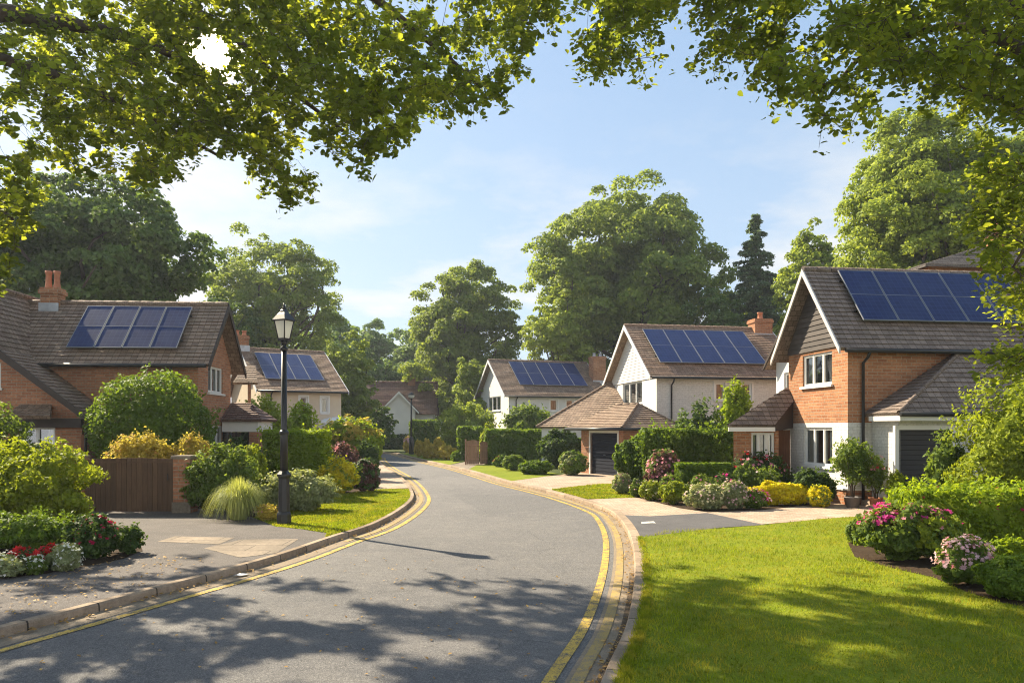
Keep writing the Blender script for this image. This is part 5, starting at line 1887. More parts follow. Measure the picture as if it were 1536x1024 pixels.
# ------------------------------------------------------------------ plants, left side
G1 = 'shrubs in the left front garden'
shrub('shrub', 'big leafy yellow-green bush left of the dark gate', 'shrub', -60, 150, 655, 786, L['lime'], Y=15.0, thick=0.6, sprigs=60, lump=0.3, leaf=0.085, dens=1.0, group=G1)
shrub('shrub', 'darker bush rising at the left photo edge in front of the brick wing', 'shrub', -150, 48, 588, 770, L['shrub'], Y=17.6, thick=0.6, sprigs=50, lump=0.3, leaf=0.09, group=G1)
shrub('ground_cover_plant', 'low dark green spreading plant in front of the big yellow-green bush', 'plant', -60, 135, 765, 842, L['hedge'], Y=12.6, thick=0.5, leaf=0.06, sprigs=30, group=G1)
shrub('flowering_shrub', 'dark shrub dotted with crimson flowers at the corner of the left bed', 'flowering shrub', 96, 178, 772, 843, L['shrub_dark'], flowers=[('crimson', 46, 0.065, 'up')], leaf=0.065, sprigs=24, lump=0.26, group=G1)
shrub('flowering_shrub', 'small dark shrub with few crimson buds nearest the left driveway', 'flowering shrub', 164, 214, 787, 833, L['shrub_dark'], flowers=[('crimson', 14, 0.05, 'up')], leaf=0.06, sprigs=16, lump=0.26, group=G1)
shrub('bedding_plant', 'white flowering bedding plant at the far left front of the bed', 'flower', -30, 36, 828, 871, L['silver'], flowers=[('white', 120, 0.04, 'all')], leaf=0.045, group='bedding plants in the left bed')
shrub('bedding_plant', 'white flowering bedding plant at the right end of the bedding row', 'flower', 72, 124, 813, 859, L['silver'], flowers=[('white', 110, 0.04, 'all')], leaf=0.045, group='bedding plants in the left bed')
shrub('bedding_plant', 'small white bedding plant between two red clumps', 'flower', 36, 70, 832, 864, L['shrub'], flowers=[('white', 80, 0.04, 'up')], leaf=0.045, group='bedding plants in the left bed')
shrub('bedding_plant', 'clump of bright red flowers behind white bedding plants', 'flower', 14, 62, 818, 856, L['shrub_dark'], flowers=[('red', 140, 0.08, 'up')], leaf=0.05, Y=10.9, group='bedding plants in the left bed')
shrub('bedding_plant', 'red flower clump touching the dark crimson shrub', 'flower', 56, 92, 817, 850, L['shrub_dark'], flowers=[('red', 110, 0.075, 'up')], leaf=0.05, Y=11.2, group='bedding plants in the left bed')
shrub('round_bush', 'large round clipped bush standing in front of the brown brick house', 'bush', 138, 322, 553, 705, L['hedge'], Y=21.0, thick=0.9, leaf=0.10, dens=1.1, sprigs=36, lump=0.03, low=0.52)
shrub('flowering_hedge', 'feathery orange flowering hedge right behind the dark gate', 'hedge', 150, 270, 652, 720, L['gold'], Y=19.6, thick=0.5, leaf=0.075, sprigs=150, lump=0.2, flowers=[('orange', 160, 0.07, 'up')])
shrub('flowering_shrub', 'soft orange tinted shrub beside the brick gate pier', 'flowering shrub', 258, 322, 652, 720, L['gold'], Y=19.9, thick=0.7, leaf=0.075, sprigs=80, flowers=[('orange', 70, 0.07, 'up')])
shrub('shrub', 'tall mid green shrub right of the brick gate pier', 'shrub', 278, 388, 668, 772, L['shrub'], Y=18.2, thick=0.7, leaf=0.08, sprigs=60, lump=0.28, group='shrubs along the left driveway')
shrub('shrub', 'silver grey leaved shrub behind the lamp base', 'shrub', 380, 506, 705, 772, L['silver'], Y=18.6, thick=0.6, leaf=0.075, lump=0.22, sprigs=40, flowers=[('cream', 60, 0.05, 'up')], group='shrubs along the left driveway')
shrub('shrub', 'pale feathery shrub with yellowish tips above the ornamental grass', 'shrub', 352, 402, 668, 740, L['lime'], Y=20.0, thick=0.8, leaf=0.075, sprigs=40, group='shrubs along the left driveway')
shrub('small_plant', 'small brownish plant at the foot of the street lamp', 'plant', 386, 416, 755, 782, L['gold'], leaf=0.05, sprigs=14, flowers=[('pink', 20, 0.03, 'up')])


def tuft(name, label, px0, px1, pyt, pyb, mat, n=1300):
    rng = rng_next()
    c = g((px0 + px1) / 2, pyb)
    w = (px1 - px0) / F0 * c.y
    h = (CH - GZ) + (HZ - pyt) / F0 * c.y
    vs = []
    a = rng.random(n) * 2 * PI
    out_ = rng.random(n)
    L_ = (0.7 + 0.4 * rng.random(n))
    k = 7
    wid = 0.008
    t = np.linspace(0, 1, k)
    r0 = rng.random(n) * 0.12 * w
    verts = np.zeros((n, k, 2, 3))
    for i in range(k):
        rad = r0 + (w * 0.5 * out_ * L_) * t[i] ** 0.9
        z = h * L_ * (1.1 - 0.45 * out_) * (np.sin(t[i] * PI * (0.42 + 0.56 * out_)) / np.sin(np.minimum(PI / 2, PI * (0.42 + 0.56 * out_)))) 
        x, y = np.cos(a) * rad, np.sin(a) * rad
        ww = wid * (1 - t[i] * 0.85)
        verts[:, i, 0] = np.stack([x - np.sin(a) * ww, y + np.cos(a) * ww, np.maximum(z, 0.01)], 1)
        verts[:, i, 1] = np.stack([x + np.sin(a) * ww, y - np.cos(a) * ww, np.maximum(z, 0.01)], 1)
    v = verts.reshape(-1, 3)
    base = np.arange(n)[:, None] * (k * 2)
    f = np.concatenate([base + np.array([[2 * i, 2 * i + 1, 2 * i + 3, 2 * i + 2]]) for i in range(k - 1)])
    root = thing(name, label, 'ornamental grass', (c.x, c.y + w * 0.4, GZ))
    arr_mesh('blades', [(v, f, 0)], [mat], root)


tuft('ornamental_grass', 'arching grey green ornamental grass clump by the left driveway', 292, 394, 726, 784, L['reed'], 1900)
shrub('clipped_hedge', 'square clipped bright green hedge behind the street lamp', 'hedge', 393, 486, 645, 722, L['hedge_bright'], kind='box', Y=24.5, thick=0.5, leaf=0.095, jit=1.1, sprigs=120)
shrub('shrub', 'leafy bush with pale highlights between brown brick house and cream house', 'shrub', 350, 440, 596, 690, L['oak_pale'], Y=30, thick=0.8, leaf=0.12, sprigs=50, lump=0.25, group='bushes before the cream house')
shrub('shrub', 'rounded yellow green bush directly below the cream house windows', 'shrub', 420, 482, 606, 690, L['hedge_bright'], Y=31.5, thick=0.9, leaf=0.12, sprigs=40, lump=0.25, group='bushes before the cream house')
shrub('shrub', 'low dark bush at the corner of the brown brick house', 'shrub', 330, 378, 655, 700, L['shrub_dark'], Y=24.2, thick=0.8, leaf=0.09, sprigs=30, flowers=[('orange', 20, 0.06, 'up')], group='bushes before the cream house')
shrub('shrub', 'dark bush filling the gap left of the square hedge', 'shrub', 368, 400, 668, 712, L['shrub_dark'], Y=23.5, thick=0.8, leaf=0.085, sprigs=20, group='bushes before the cream house')
shrub('golden_hedge', 'tall golden topped hedge at the left bend of the road', 'hedge', 478, 574, 627, 714, L['hedge_bright'], Y=33.0, thick=0.8, leaf=0.13, sprigs=60, lump=0.18, low=0.5, flowers=[(L['gold'], 650, 0.16, 'top')])
shrub('shrub', 'dusty purple shrub with pink tips right of the square hedge', 'shrub', 482, 540, 664, 722, L['purple'], Y=27.0, thick=0.7, leaf=0.09, sprigs=40, flowers=[('pink', 45, 0.09, 'up')], group='mixed shrubs by the left verge')
shrub('shrub', 'dark green rounded bush under the golden hedge', 'shrub', 528, 573, 660, 718, L['shrub_dark'], Y=29.5, thick=0.8, leaf=0.11, group='mixed shrubs by the left verge')
shrub('shrub', 'bright yellow leaved shrub behind the left verge', 'shrub', 478, 538, 688, 742, L['yellow'], Y=23.9, thick=0.7, leaf=0.09, sprigs=40, group='mixed shrubs by the left verge', flowers=[(L['lime'], 300, 0.1, 'all')])
shrub('shrub', 'dark purple brown rounded shrub at the end of the left verge', 'shrub', 526, 570, 688, 739, L['purple'], Y=24.6, thick=0.8, leaf=0.085, group='mixed shrubs by the left verge', flowers=[('palepink', 40, 0.04, 'up'), (L['shrub_dark'], 500, 0.11, 'all')])

# ------------------------------------------------------------------ plants, far end
shrub('low_hedge', 'dark low hedge closing the view at the road bend', 'hedge', 560, 640, 652, 675, L['shrub_dark'], kind='box', Y=72, thick=0.3, leaf=0.28)
shrub('clipped_hedge', 'clipped green hedge block behind the far street lamp', 'hedge', 614, 656, 630, 682, L['hedge'], kind='box', Y=63, thick=0.6, leaf=0.24, jit=0.9)
for i, (a, b, t_, bb, lb) in enumerate(((621, 636, 659, 685, 'small golden ball shrub right beside the far street lamp'), (631, 649, 657, 687, 'second golden ball shrub from the far street lamp'),
                                        (637, 655, 666, 688, 'low golden ball shrub standing forward in the far row'), (648, 668, 656, 688, 'taller golden orange shrub in the middle of the far row'),
                                        (655, 686, 667, 690, 'broad golden ball shrub near the small wooden gate'))):
    shrub('ball_shrub', lb, 'shrub', a, b, t_, bb, L['gold'], Y=None if i < 9 else 50, thick=0.9, leaf=0.17, group='golden shrubs by the far lamp', lump=0.12)
shrub('ball_shrub', 'small green ball shrub at the right end of the golden row', 'shrub', 676, 692, 676, 692, L['hedge'], thick=0.9, leaf=0.15, group='golden shrubs by the far lamp')
shrub('flowering_shrub', 'faint pink flowering shrub left of the far street lamp', 'flowering shrub', 605, 618, 654, 682, L['gold'], Y=62, thick=0.9, leaf=0.2, flowers=[('palepink', 25, 0.2, 'top')])
shrub('shrub', 'tall light green shrub before the far clipped hedge', 'shrub', 655, 745, 605, 690, L['oak_pale'], Y=53, thick=0.8, leaf=0.2, sprigs=60, lump=0.3, dens=1.0)
shrub('column_hedge', 'narrow upright hedge left of the small wooden gate', 'hedge', 686, 722, 640, 692, L['hedge'], kind='box', Y=48, thick=0.7, leaf=0.18, jit=0.9)
shrub('shrub', 'golden green shrub rising behind the small wooden gate', 'shrub', 714, 752, 635, 690, L['lime'], Y=46, thick=0.8, leaf=0.17, lump=0.2)
shrub('long_hedge', 'long sunlit clipped hedge right of the small wooden gate', 'hedge', 727, 816, 644, 700, L['hedge'], kind='box', Y=43.0, thick=0.35, leaf=0.17, jit=0.9)
shrub('long_hedge', 'darker bulging hedge between long sunlit hedge and brick garage', 'hedge', 806, 882, 643, 708, L['shrub_dark'], Y=38.5, thick=0.6, leaf=0.16, low=0.5, lump=0.2, dens=1.2)
shrub('shrub', 'leafy green bush under the smaller white house', 'shrub', 752, 832, 607, 680, L['shrub'], Y=48, thick=0.8, leaf=0.19, sprigs=40, lump=0.2, low=0.5)
shrub('ball_shrub', 'bright green ball shrub at the foot of the small wooden gate', 'shrub', 722, 749, 674, 699, L['hedge_bright'], Y=43, thick=0.9, leaf=0.14, group='ball shrubs on the far lawn')
shrub('ball_shrub', 'small dark ball shrub with reddish base beside bright green ball', 'shrub', 739, 760, 682, 705, L['hedge'], Y=40, thick=0.9, leaf=0.13, group='ball shrubs on the far lawn', flowers=[('crimson', 10, 0.12, 'up')])
shrub('ball_shrub', 'pale green ball shrub in the middle of the far lawn row', 'shrub', 752, 790, 682, 712, L['shrub'], Y=36.5, thick=0.9, leaf=0.13, group='ball shrubs on the far lawn')
shrub('ball_shrub', 'largest ball shrub at the front of the far lawn row', 'shrub', 778, 831, 689, 717, L['hedge'], Y=33.5, thick=0.9, leaf=0.13, group='ball shrubs on the far lawn')
shrub('ball_shrub', 'round shrub with pale tips left of the brick garage door', 'shrub', 838, 881, 677, 714, L['silver'], Y=33.0, thick=0.9, leaf=0.12, flowers=[(L['hedge'], 700, 0.13, 'all')], group='ball shrubs on the far lawn')

# ------------------------------------------------------------------ plants, right garden
shrub('clipped_hedge', 'bulging hedge end right next to the garage door', 'hedge', 920, 992, 652, 716, L['hedge'], Y=27.5, thick=0.7, leaf=0.11, low=0.52, lump=0.1, dens=1.2)
shrub('clipped_hedge', 'long tall clipped hedge in front of the white house', 'hedge', 966, 1116, 644, 712, L['hedge'], kind='box', Y=27.0, thick=0.25, leaf=0.12, jit=1.1, sprigs=260)
shrub('climbing_shrub', 'dark leafy shrub reaching up the wall of the white house', 'shrub', 1012, 1092, 603, 690, L['shrub_dark'], Y=31.5, thick=0.6, leaf=0.14, sprigs=60, lump=0.3)
shrub('climbing_shrub', 'yellow green shrub covering a white house window edge', 'shrub', 1078, 1130, 574, 690, L['hedge_bright'], Y=31.0, thick=0.6, leaf=0.13, sprigs=60, lump=0.34, low=0.5)
BG = 'plants of the right flower bed'
shrub('flowering_shrub', 'rounded pink flowering bush before the tall hedge', 'flowering shrub', 968, 1024, 676, 736, L['purple'], Y=23.2, thick=0.9, leaf=0.08, flowers=[('pink', 240, 0.085, 'all'), (L['shrub'], 500, 0.09, 'all')], group=BG)
shrub('low_hedge', 'low olive clipped hedge right of the pink bush', 'hedge', 1016, 1098, 695, 742, L['hedge'], kind='box', Y=22.6, thick=0.3, leaf=0.075, group=BG)
shrub('flowering_shrub', 'loose rose bush with red and pink flowers below the porch window', 'flowering shrub', 1086, 1186, 678, 745, L['shrub_dark'], Y=22.3, thick=0.5, leaf=0.085, sprigs=50, lump=0.3, flowers=[('pink', 45, 0.10, 'up'), ('red', 22, 0.10, 'up')], group=BG)
shrub('ball_shrub', 'fresh green ball shrub in front of the rose bush', 'shrub', 1090, 1142, 696, 745, L['shrub'], Y=21.5, thick=0.8, leaf=0.075, group=BG)
shrub('ball_shrub', 'dark green shrub against the white wall under the big window', 'shrub', 1182, 1254, 702, 752, L['shrub_dark'], Y=20.5, thick=0.6, leaf=0.075, sprigs=20, group=BG)
shrub('low_hedge', 'bright yellow low hedge along the paved drive', 'hedge', 1116, 1224, 720, 757, L['yellow'], Y=20.3, thick=0.32, leaf=0.065, low=0.5, group=BG)
shrub('bedding_plant', 'pale cream flowering mound at the front corner of the bed', 'flower', 1026, 1092, 724, 768, L['silver'], Y=19.2, thick=0.7, leaf=0.06, flowers=[('cream', 240, 0.05, 'all'), ('palepink', 60, 0.05, 'up')], group=BG)
shrub('bedding_plant', 'pale pink flowering mound next to the cream mound', 'flower', 1074, 1124, 720, 766, L['silver'], Y=19.4, thick=0.7, leaf=0.06, flowers=[('palepink', 130, 0.06, 'all')], group=BG)
shrub('bedding_plant', 'low magenta pink flowers before the yellow hedge', 'flower', 1106, 1156, 734, 764, L['shrub'], Y=19.5, thick=0.6, leaf=0.055, flowers=[('magenta', 50, 0.06, 'up'), ('palepink', 40, 0.06, 'up')], group=BG)
shrub('bedding_plant', 'lime green mound in the middle of the bed edge', 'flower', 988, 1036, 721, 757, L['lime'], Y=20.6, thick=0.8, leaf=0.06, group=BG)
shrub('bedding_plant', 'yellow green variegated mound left of the lime mound', 'flower', 958, 998, 720, 750, L['lime'], Y=21.7, thick=0.8, leaf=0.06, flowers=[('cream', 80, 0.05, 'all')], group=BG)
shrub('bedding_plant', 'olive mound at the left front edge of the bed', 'flower', 944, 966, 718, 744, L['shrub'], Y=22.8, thick=0.8, leaf=0.06, flowers=[('palepink', 25, 0.05, 'up')], group=BG)
shrub('bedding_plant', 'grey leaved plant at the left tip of the bed', 'flower', 918, 948, 708, 740, L['silver'], Y=23.8, thick=0.8, leaf=0.065, flowers=[('pink', 25, 0.05, 'up')], group=BG)

shrub('bedding_plant', 'fresh green mound filling the bed behind the cream mound', 'flower', 1030, 1082, 712, 750, L['shrub'], Y=21.0, thick=0.7, leaf=0.065, sprigs=20, group=BG, flowers=[('pink', 14, 0.06, 'up')])
shrub('bedding_plant', 'loose magenta flowering plant between low olive hedge and pink mound', 'flower', 1072, 1108, 706, 748, L['shrub_dark'], Y=21.2, thick=0.8, leaf=0.06, sprigs=24, group=BG, flowers=[('magenta', 26, 0.08, 'up')])
shrub('bedding_plant', 'green plant with pale pink flowers behind the left end of the yellow hedge', 'flower', 1128, 1172, 700, 748, L['shrub'], Y=21.3, thick=0.8, leaf=0.065, sprigs=24, group=BG, flowers=[('palepink', 24, 0.07, 'up')])
shrub('bedding_plant', 'low pink flowering plant behind the lime green mound', 'flower', 988, 1024, 712, 746, L['shrub'], Y=21.9, thick=0.8, leaf=0.06, sprigs=18, group=BG, flowers=[('pink', 30, 0.07, 'up')])
shrub('bedding_plant', 'small yellow flowering plant at the right end of the yellow hedge', 'flower', 1212, 1248, 728, 758, L['yellow'], Y=19.9, thick=0.8, leaf=0.055, sprigs=14, group=BG, flowers=[(L['shrub'], 160, 0.07, 'all')])

# potted plants at the corner of the brick house
def potted(label, px, pyb, pw, ph, mat, crown, flowers=(), Y=None):
    p = g(px, pyb)
    if Y:
        p = at(px, pyb, Y); p.z = GZ
    t = thing('potted_plant', label, 'potted plant', p, 0, 'potted plants by the garage')
    mb = MB()
    mb.lathe([(pw * 0.36, 0), (pw * 0.48, ph * 0.9), (pw * 0.53, ph * 0.9), (pw * 0.53, ph), (pw * 0.46, ph), (pw * 0.44, ph * 0.9)], 16)
    mb.build('pot', mat, t)
    rng = rng_next()
    cw, c0, c1, lf = crown
    mb = MB()
    for k in range(5):
        a = k * 1.3
        mb.tube([(0.03 * math.cos(a), 0.03 * math.sin(a), ph * 0.8), (0.05 * math.cos(a), 0.05 * math.sin(a), c0), (cw * 0.3 * math.cos(a), cw * 0.3 * math.sin(a), (c0 + c1) / 2)], [0.022, 0.016, 0.006], 6)
    mb.build('stem', M['bark'], t)
    n = int(4400 * (cw / 1.1))
    pos, nr = ball_points(cw, cw, c1 - c0, n, rng, lump=0.35, shell=0.75, low=0.5)
    pos[:, 2] += c0
    v, f = leaves(pos, nr + rng.normal(size=nr.shape) * 0.9, lf, rng, 0.5)
    arr_mesh('foliage', [(v, f, 0)], [L['shrub']], t)
    for fm, cnt, size in flowers:
        q, qn = ball_points(cw * 1.05, cw * 1.05, (c1 - c0) * 1.05, cnt * 3, rng, lump=0.3, shell=0.05, low=0.5)
        sel = q[:, 2] > (c1 - c0) * 0.5
        q, qn = q[sel][:cnt], qn[sel][:cnt]
        q[:, 2] += c0
        vv, ff = blossom_mesh(q, qn + np.array([0, -0.3, 0.3]), size, rng)
        arr_mesh('blossoms', [(vv, ff, 0)], [FL[fm]], t)


potted('airy small tree in a grey pot at the white house corner of the drive', 1279, 755, 0.42, 0.30, M['pot'], (1.15, 0.55, 1.95, 0.10), (), 20.0)
potted('rose bush with pinkish red blooms standing behind the grey pot', 1314, 746, 0.36, 0.28, M['terracotta'], (0.72, 0.4, 1.45, 0.075), [('pink', 9, 0.11), ('red', 5, 0.1)], 19.9)
shrub('small_plant', 'small yellow green plant at the foot of the garage door frame', 'plant', 1330, 1362, 706, 740, L['lime'], Y=19.0, thick=0.8, leaf=0.06, sprigs=16)
shrub('shrub', 'upright green shrub partly covering the dark garage door', 'shrub', 1392, 1446, 646, 745, L['shrub'], Y=17.2, thick=0.8, leaf=0.075, sprigs=30, lump=0.24, low=0.5)
shrub('shrub', 'big yellow green bush at the right photo edge beside the garage', 'shrub', 1424, 1640, 562, 760, L['lime'], Y=15.4, thick=0.7, leaf=0.085, sprigs=90, lump=0.34, low=0.5, dens=1.1)
shrub('clipped_hedge', 'long clipped hedge with reddish tips along the right bed', 'hedge', 1374, 1760, 737, 806, L['hedge_bright'], kind='box', Y=13.6, thick=0.22, leaf=0.075, jit=1.1, dens=0.9, sprigs=420, flowers=[('crimson', 60, 0.05, 'top')])
shrub('flowering_shrub', 'large leafy shrub topped with magenta flowers at the lawn edge', 'flowering shrub', 1284, 1438, 756, 852, L['shrub'], Y=11.7, thick=0.5, leaf=0.075, sprigs=60, lump=0.26, dens=1.1, flowers=[('magenta', 230, 0.07, 'top'), ('pink', 40, 0.06, 'top'), (L['lime'], 900, 0.085, 'right')], low=0.4)
shrub('small_plant', 'small greyish plant at the left tip of the right bed', 'plant', 1268, 1304, 776, 818, L['shrub'], leaf=0.055, sprigs=14)
shrub('flowering_shrub', 'pale pink daisy clump between magenta shrub and green ball', 'flowering shrub', 1404, 1494, 806, 878, L['shrub'], Y=9.9, thick=0.7, leaf=0.05, flowers=[('palepink', 330, 0.046, 'up'), ('pink', 110, 0.04, 'up')], lump=0.2)
shrub('ball_shrub', 'dense clipped green ball at the right corner of the lawn', 'shrub', 1466, 1580, 832, 906, L['hedge'], Y=9.0, thick=0.9, leaf=0.042, dens=1.2, lump=0.06, low=0.5)
shrub('small_plant', 'low bright green feathery plant behind the pink daisies', 'plant', 1478, 1560, 806, 846, L['hedge_bright'], Y=11.2, thick=0.5, leaf=0.055, sprigs=20)

# ------------------------------------------------------------------ trees
TG = 'trees behind the houses'
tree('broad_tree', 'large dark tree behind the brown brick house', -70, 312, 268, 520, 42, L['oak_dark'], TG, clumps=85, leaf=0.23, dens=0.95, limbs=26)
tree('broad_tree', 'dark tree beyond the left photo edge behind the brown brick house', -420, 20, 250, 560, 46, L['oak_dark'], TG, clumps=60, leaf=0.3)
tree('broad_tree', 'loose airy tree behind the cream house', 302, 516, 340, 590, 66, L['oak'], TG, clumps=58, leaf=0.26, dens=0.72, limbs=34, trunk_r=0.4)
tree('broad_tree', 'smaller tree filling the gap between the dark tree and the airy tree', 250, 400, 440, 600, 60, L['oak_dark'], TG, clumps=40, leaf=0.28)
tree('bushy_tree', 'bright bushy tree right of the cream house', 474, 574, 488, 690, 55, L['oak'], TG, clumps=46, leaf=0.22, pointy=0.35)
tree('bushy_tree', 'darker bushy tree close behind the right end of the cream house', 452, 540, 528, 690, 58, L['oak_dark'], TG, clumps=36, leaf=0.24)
tree('bushy_tree', 'low tree before the far bungalow', 545, 596, 606, 690, 66, L['oak_dark'], TG, clumps=30, leaf=0.26)
FG = 'hazy trees at the end of the road'
for a, b, t_, bb, Y, lb in ((430, 560, 458, 640, 96, 'hazy tree left in the distant wood'), (510, 600, 474, 640, 104, 'tallest hazy tree in the distant wood above the road bend'), (560, 660, 488, 640, 112, 'hazy tree in the distant wood over the bungalow ridge'),
                            (590, 700, 470, 640, 100, 'hazy tree right in the distant wood beside the broad tree'), (470, 540, 500, 640, 84, 'nearer hazy tree behind the bright bushy tree'), (545, 625, 535, 640, 90, 'low hazy tree just behind the bungalow roof')):
    tree('far_tree', lb, a, b, t_, bb, Y, L['far'], FG, clumps=44, leaf=0.42, dens=0.9, cap=16000)
tree('broad_tree', 'broad round tree between the bungalow and the smaller white house', 604, 792, 386, 640, 78, L['oak'], TG, clumps=75, leaf=0.30, dens=0.95, limbs=26)
tree('broad_tree', 'tallest spreading tree behind the two white houses', 776, 1092, 272, 600, 72, L['oak'], TG, clumps=95, leaf=0.26, dens=0.9, limbs=30, cap=115000)
tree('broad_tree', 'pale green tree below the tallest spreading tree', 782, 905, 430, 620, 67, L['oak_pale'], TG, clumps=46, leaf=0.26)
tree('bushy_tree', 'small tree left of the smaller white house', 676, 752, 528, 690, 66, L['oak'], TG, clumps=34, leaf=0.24)
tree('bushy_tree', 'light leafy tree in front of the broad round tree', 640, 700, 545, 690, 84, L['oak_pale'], TG, clumps=34, leaf=0.26)
tree('bushy_tree', 'dark tree filling behind the white house chimney', 1010, 1130, 430, 640, 62, L['oak_dark'], TG, clumps=40, leaf=0.28)
tree('broad_tree', 'soft green tree filling the gap below the fir top', 1085, 1200, 405, 640, 80, L['oak'], TG, clumps=44, leaf=0.32)
tree('broad_tree', 'wide green tree behind the fir and the pale green tree', 1180, 1300, 395, 640, 72, L['oak'], TG, clumps=44, leaf=0.32)
fir('fir_tree', 'dark pointed fir tree above the white house chimney', 1035, 1232, 314, 640, 66, L['fir'], TG)
tree('broad_tree', 'pale green tree between the fir and the brick house roof', 1160, 1270, 338, 600, 58, L['oak_pale'], TG, clumps=85, leaf=0.26, dens=0.9)
tree('broad_tree', 'huge light green tree behind the brick house on the right', 1236, 1560, 165, 520, 46, L['oak_pale'], TG, clumps=95, leaf=0.19, dens=0.8, limbs=30, pointy=0.25, cap=115000)
tree('broad_tree', 'big tree beyond the right photo edge behind the brick house', 1440, 1800, 150, 520, 42, L['oak'], TG, clumps=60, leaf=0.28)

# ------------------------------------------------------------------ the two trees whose boughs hang over the road
def lerp_poly(px, tab):
    xs, ys = zip(*tab)
    return np.interp(px, xs, ys)


def sun_hole(p):
    """openings between the boughs, seen along the sun's direction"""
    k = p.z / sdir.z
    x, y = p.x - sdir.x * k, p.y - sdir.y * k
    a = math.sin(x * 2.2 + 1.4 * math.sin(y * 0.8)) * math.sin(y * 3.0 + 1.3 * math.sin(x * 0.7 + 1.0)) + 0.55 * math.sin(x * 0.8 - y * 1.1 + 0.6) * math.sin(x * 0.5 + y * 0.9)
    return a > (0.2 if x < 1.3 else 0.16)


def canopy(name, label, edge, xr, Yr, ytop, trunk, limb_px, n_cl, per, lf, mat, mat2, seed, density_gap, extra=(), drop=28, spread=1.0, bias=1.0):
    rng = np.random.default_rng(seed)
    root = thing(name, label, 'tree', (trunk[0], trunk[1], GZ))
    org = np.array([trunk[0], trunk[1], GZ])
    cl = []
    while len(cl) < n_cl:
        px = xr[0] + (xr[1] - xr[0]) * rng.random() ** bias
        if xr[0] > 0 and rng.random() < 0.2:
            px = 1462 + 150 * rng.random()
        e = lerp_poly(px, edge) - drop
        py = ytop + (e - ytop) * rng.random() ** 0.8
        Y = Yr[0] + (Yr[1] - Yr[0]) * rng.random()
        if rng.random() < 0.10 and xr[0] < 0:
            px, py = 320 + rng.normal() * 75, 80 + rng.normal() * 60
        p = at(px, py, Y)
        if p.z < 2.4 or p.z > 17:
            continue
        ds = math.hypot(px - 320, (py - 80))
        if ds < 30 or (ds < 90 and rng.random() < 0.5):
            continue
        if ds > 170 and sun_hole(p):
            continue
        # natural gaps in the crown
        gq = math.sin(px * 0.021 + 1.3) * math.sin(py * 0.027 + px * 0.008) + 0.35 * math.sin(px * 0.06 + py * 0.05)
        if gq < density_gap and ds > 150 and rng.random() < 0.8:
            continue
        cl.append(((p.x, p.y, p.z), (e - py)))
    for q in extra:
        if not sun_hole(Vector(q)):
            cl.append((q, 60))
    # limbs
    mb = MB()
    mb.tube([(0, 0, -0.3), (0.1, 0.1, 2), (0.0, 0.2, 4.2), (trunk[3][0] - trunk[0], trunk[3][1] - trunk[1], trunk[3][2] - GZ)], [trunk[2] * 1.3, trunk[2], trunk[2] * 0.85, trunk[2] * 0.6], 12)
    nodes = []
    start = Vector(trunk[3]) - Vector(org)
    for path, r0 in limb_px:
        pts = [start] + [at(*q) - Vector(org) for q in path]
        pts = catmull(pts, 6)
        k = len(pts)
        mb.tube(pts, [r0 * (1 - 0.8 * i / (k - 1)) for i in range(k)], 8)
        nodes += [(np.array(p), r0 * (1 - 0.8 * i / (k - 1))) for i, p in enumerate(pts) if i > 3]
    # twigs grow outwards: every spray hangs on the nearest branch grown so far
    NP = np.zeros((len(nodes) + 5 * len(cl), 3))
    NR = np.zeros(len(NP))
    nn = len(nodes)
    NP[:nn] = [q[0] for q in nodes]
    NR[:nn] = [q[1] for q in nodes]
    CP = np.array([c for c, _ in cl]) - org
    d0 = np.sqrt(((CP[:, None] - NP[None, :nn]) ** 2).sum(2)).min(1)
    lv = [[], []]
    for ci in np.argsort(d0):
        c = CP[ci]
        i = int(np.argmin(((NP[:nn] - c) ** 2).sum(1)))
        s0 = NP[i]
        dist = np.linalg.norm(c - s0)
        path = limb_path(s0, c, rng, 0.09, 5)
        clear = True
        for q in path:
            wq = np.array(q) + org
            if math.hypot(768 + F0 * wq[0] / wq[1] - 320, HZ - F0 * (wq[2] - CH) / wq[1] - 80) < 34:
                clear = False
        if dist > 0.1 and clear:
            rr = min(NR[i] * 0.8, 0.008 + 0.010 * dist)
            ra = [rr, rr * 0.85, rr * 0.7, rr * 0.55, rr * 0.4]
            mb.tube(path, ra, 5)
            for q, r1 in zip(path[2:], ra[2:]):
                NP[nn] = q; NR[nn] = max(r1, 0.006); nn += 1
        # a spray of leaves on 4 twigs
        R_ = (0.40 + 0.22 * rng.random()) * spread
        m = per
        tw = sphere_dirs(5, rng) * np.array([1, 1, 0.55]) + np.array([0, 0, -0.25])
        ti = rng.integers(0, 5, m)
        t = rng.random(m) ** 0.7
        p = c + tw[ti] * (t * R_)[:, None] + rng.normal(size=(m, 3)) * 0.075 * (R_ / 0.5)
        p[:, 2] -= 0.10 * t * t
        nrm = np.array([0, 0, 1.0]) + rng.normal(size=(m, 3)) * 0.55
        lv[0 if rng.random() < 0.68 else 1].append((p, nrm))
        for k in range(5):
            mb.tube([c, c + tw[k] * R_ * 0.5 + np.array([0, 0, 0.01]), c + tw[k] * R_ * 0.95 - np.array([0, 0, 0.08])], [0.006, 0.004, 0.002], 3, cap=False)
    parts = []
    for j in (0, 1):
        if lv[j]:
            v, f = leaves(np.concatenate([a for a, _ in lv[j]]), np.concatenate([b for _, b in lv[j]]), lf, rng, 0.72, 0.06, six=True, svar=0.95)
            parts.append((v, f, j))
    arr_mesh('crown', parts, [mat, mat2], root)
    mb.build('trunk', M['bark'], root)
    return root


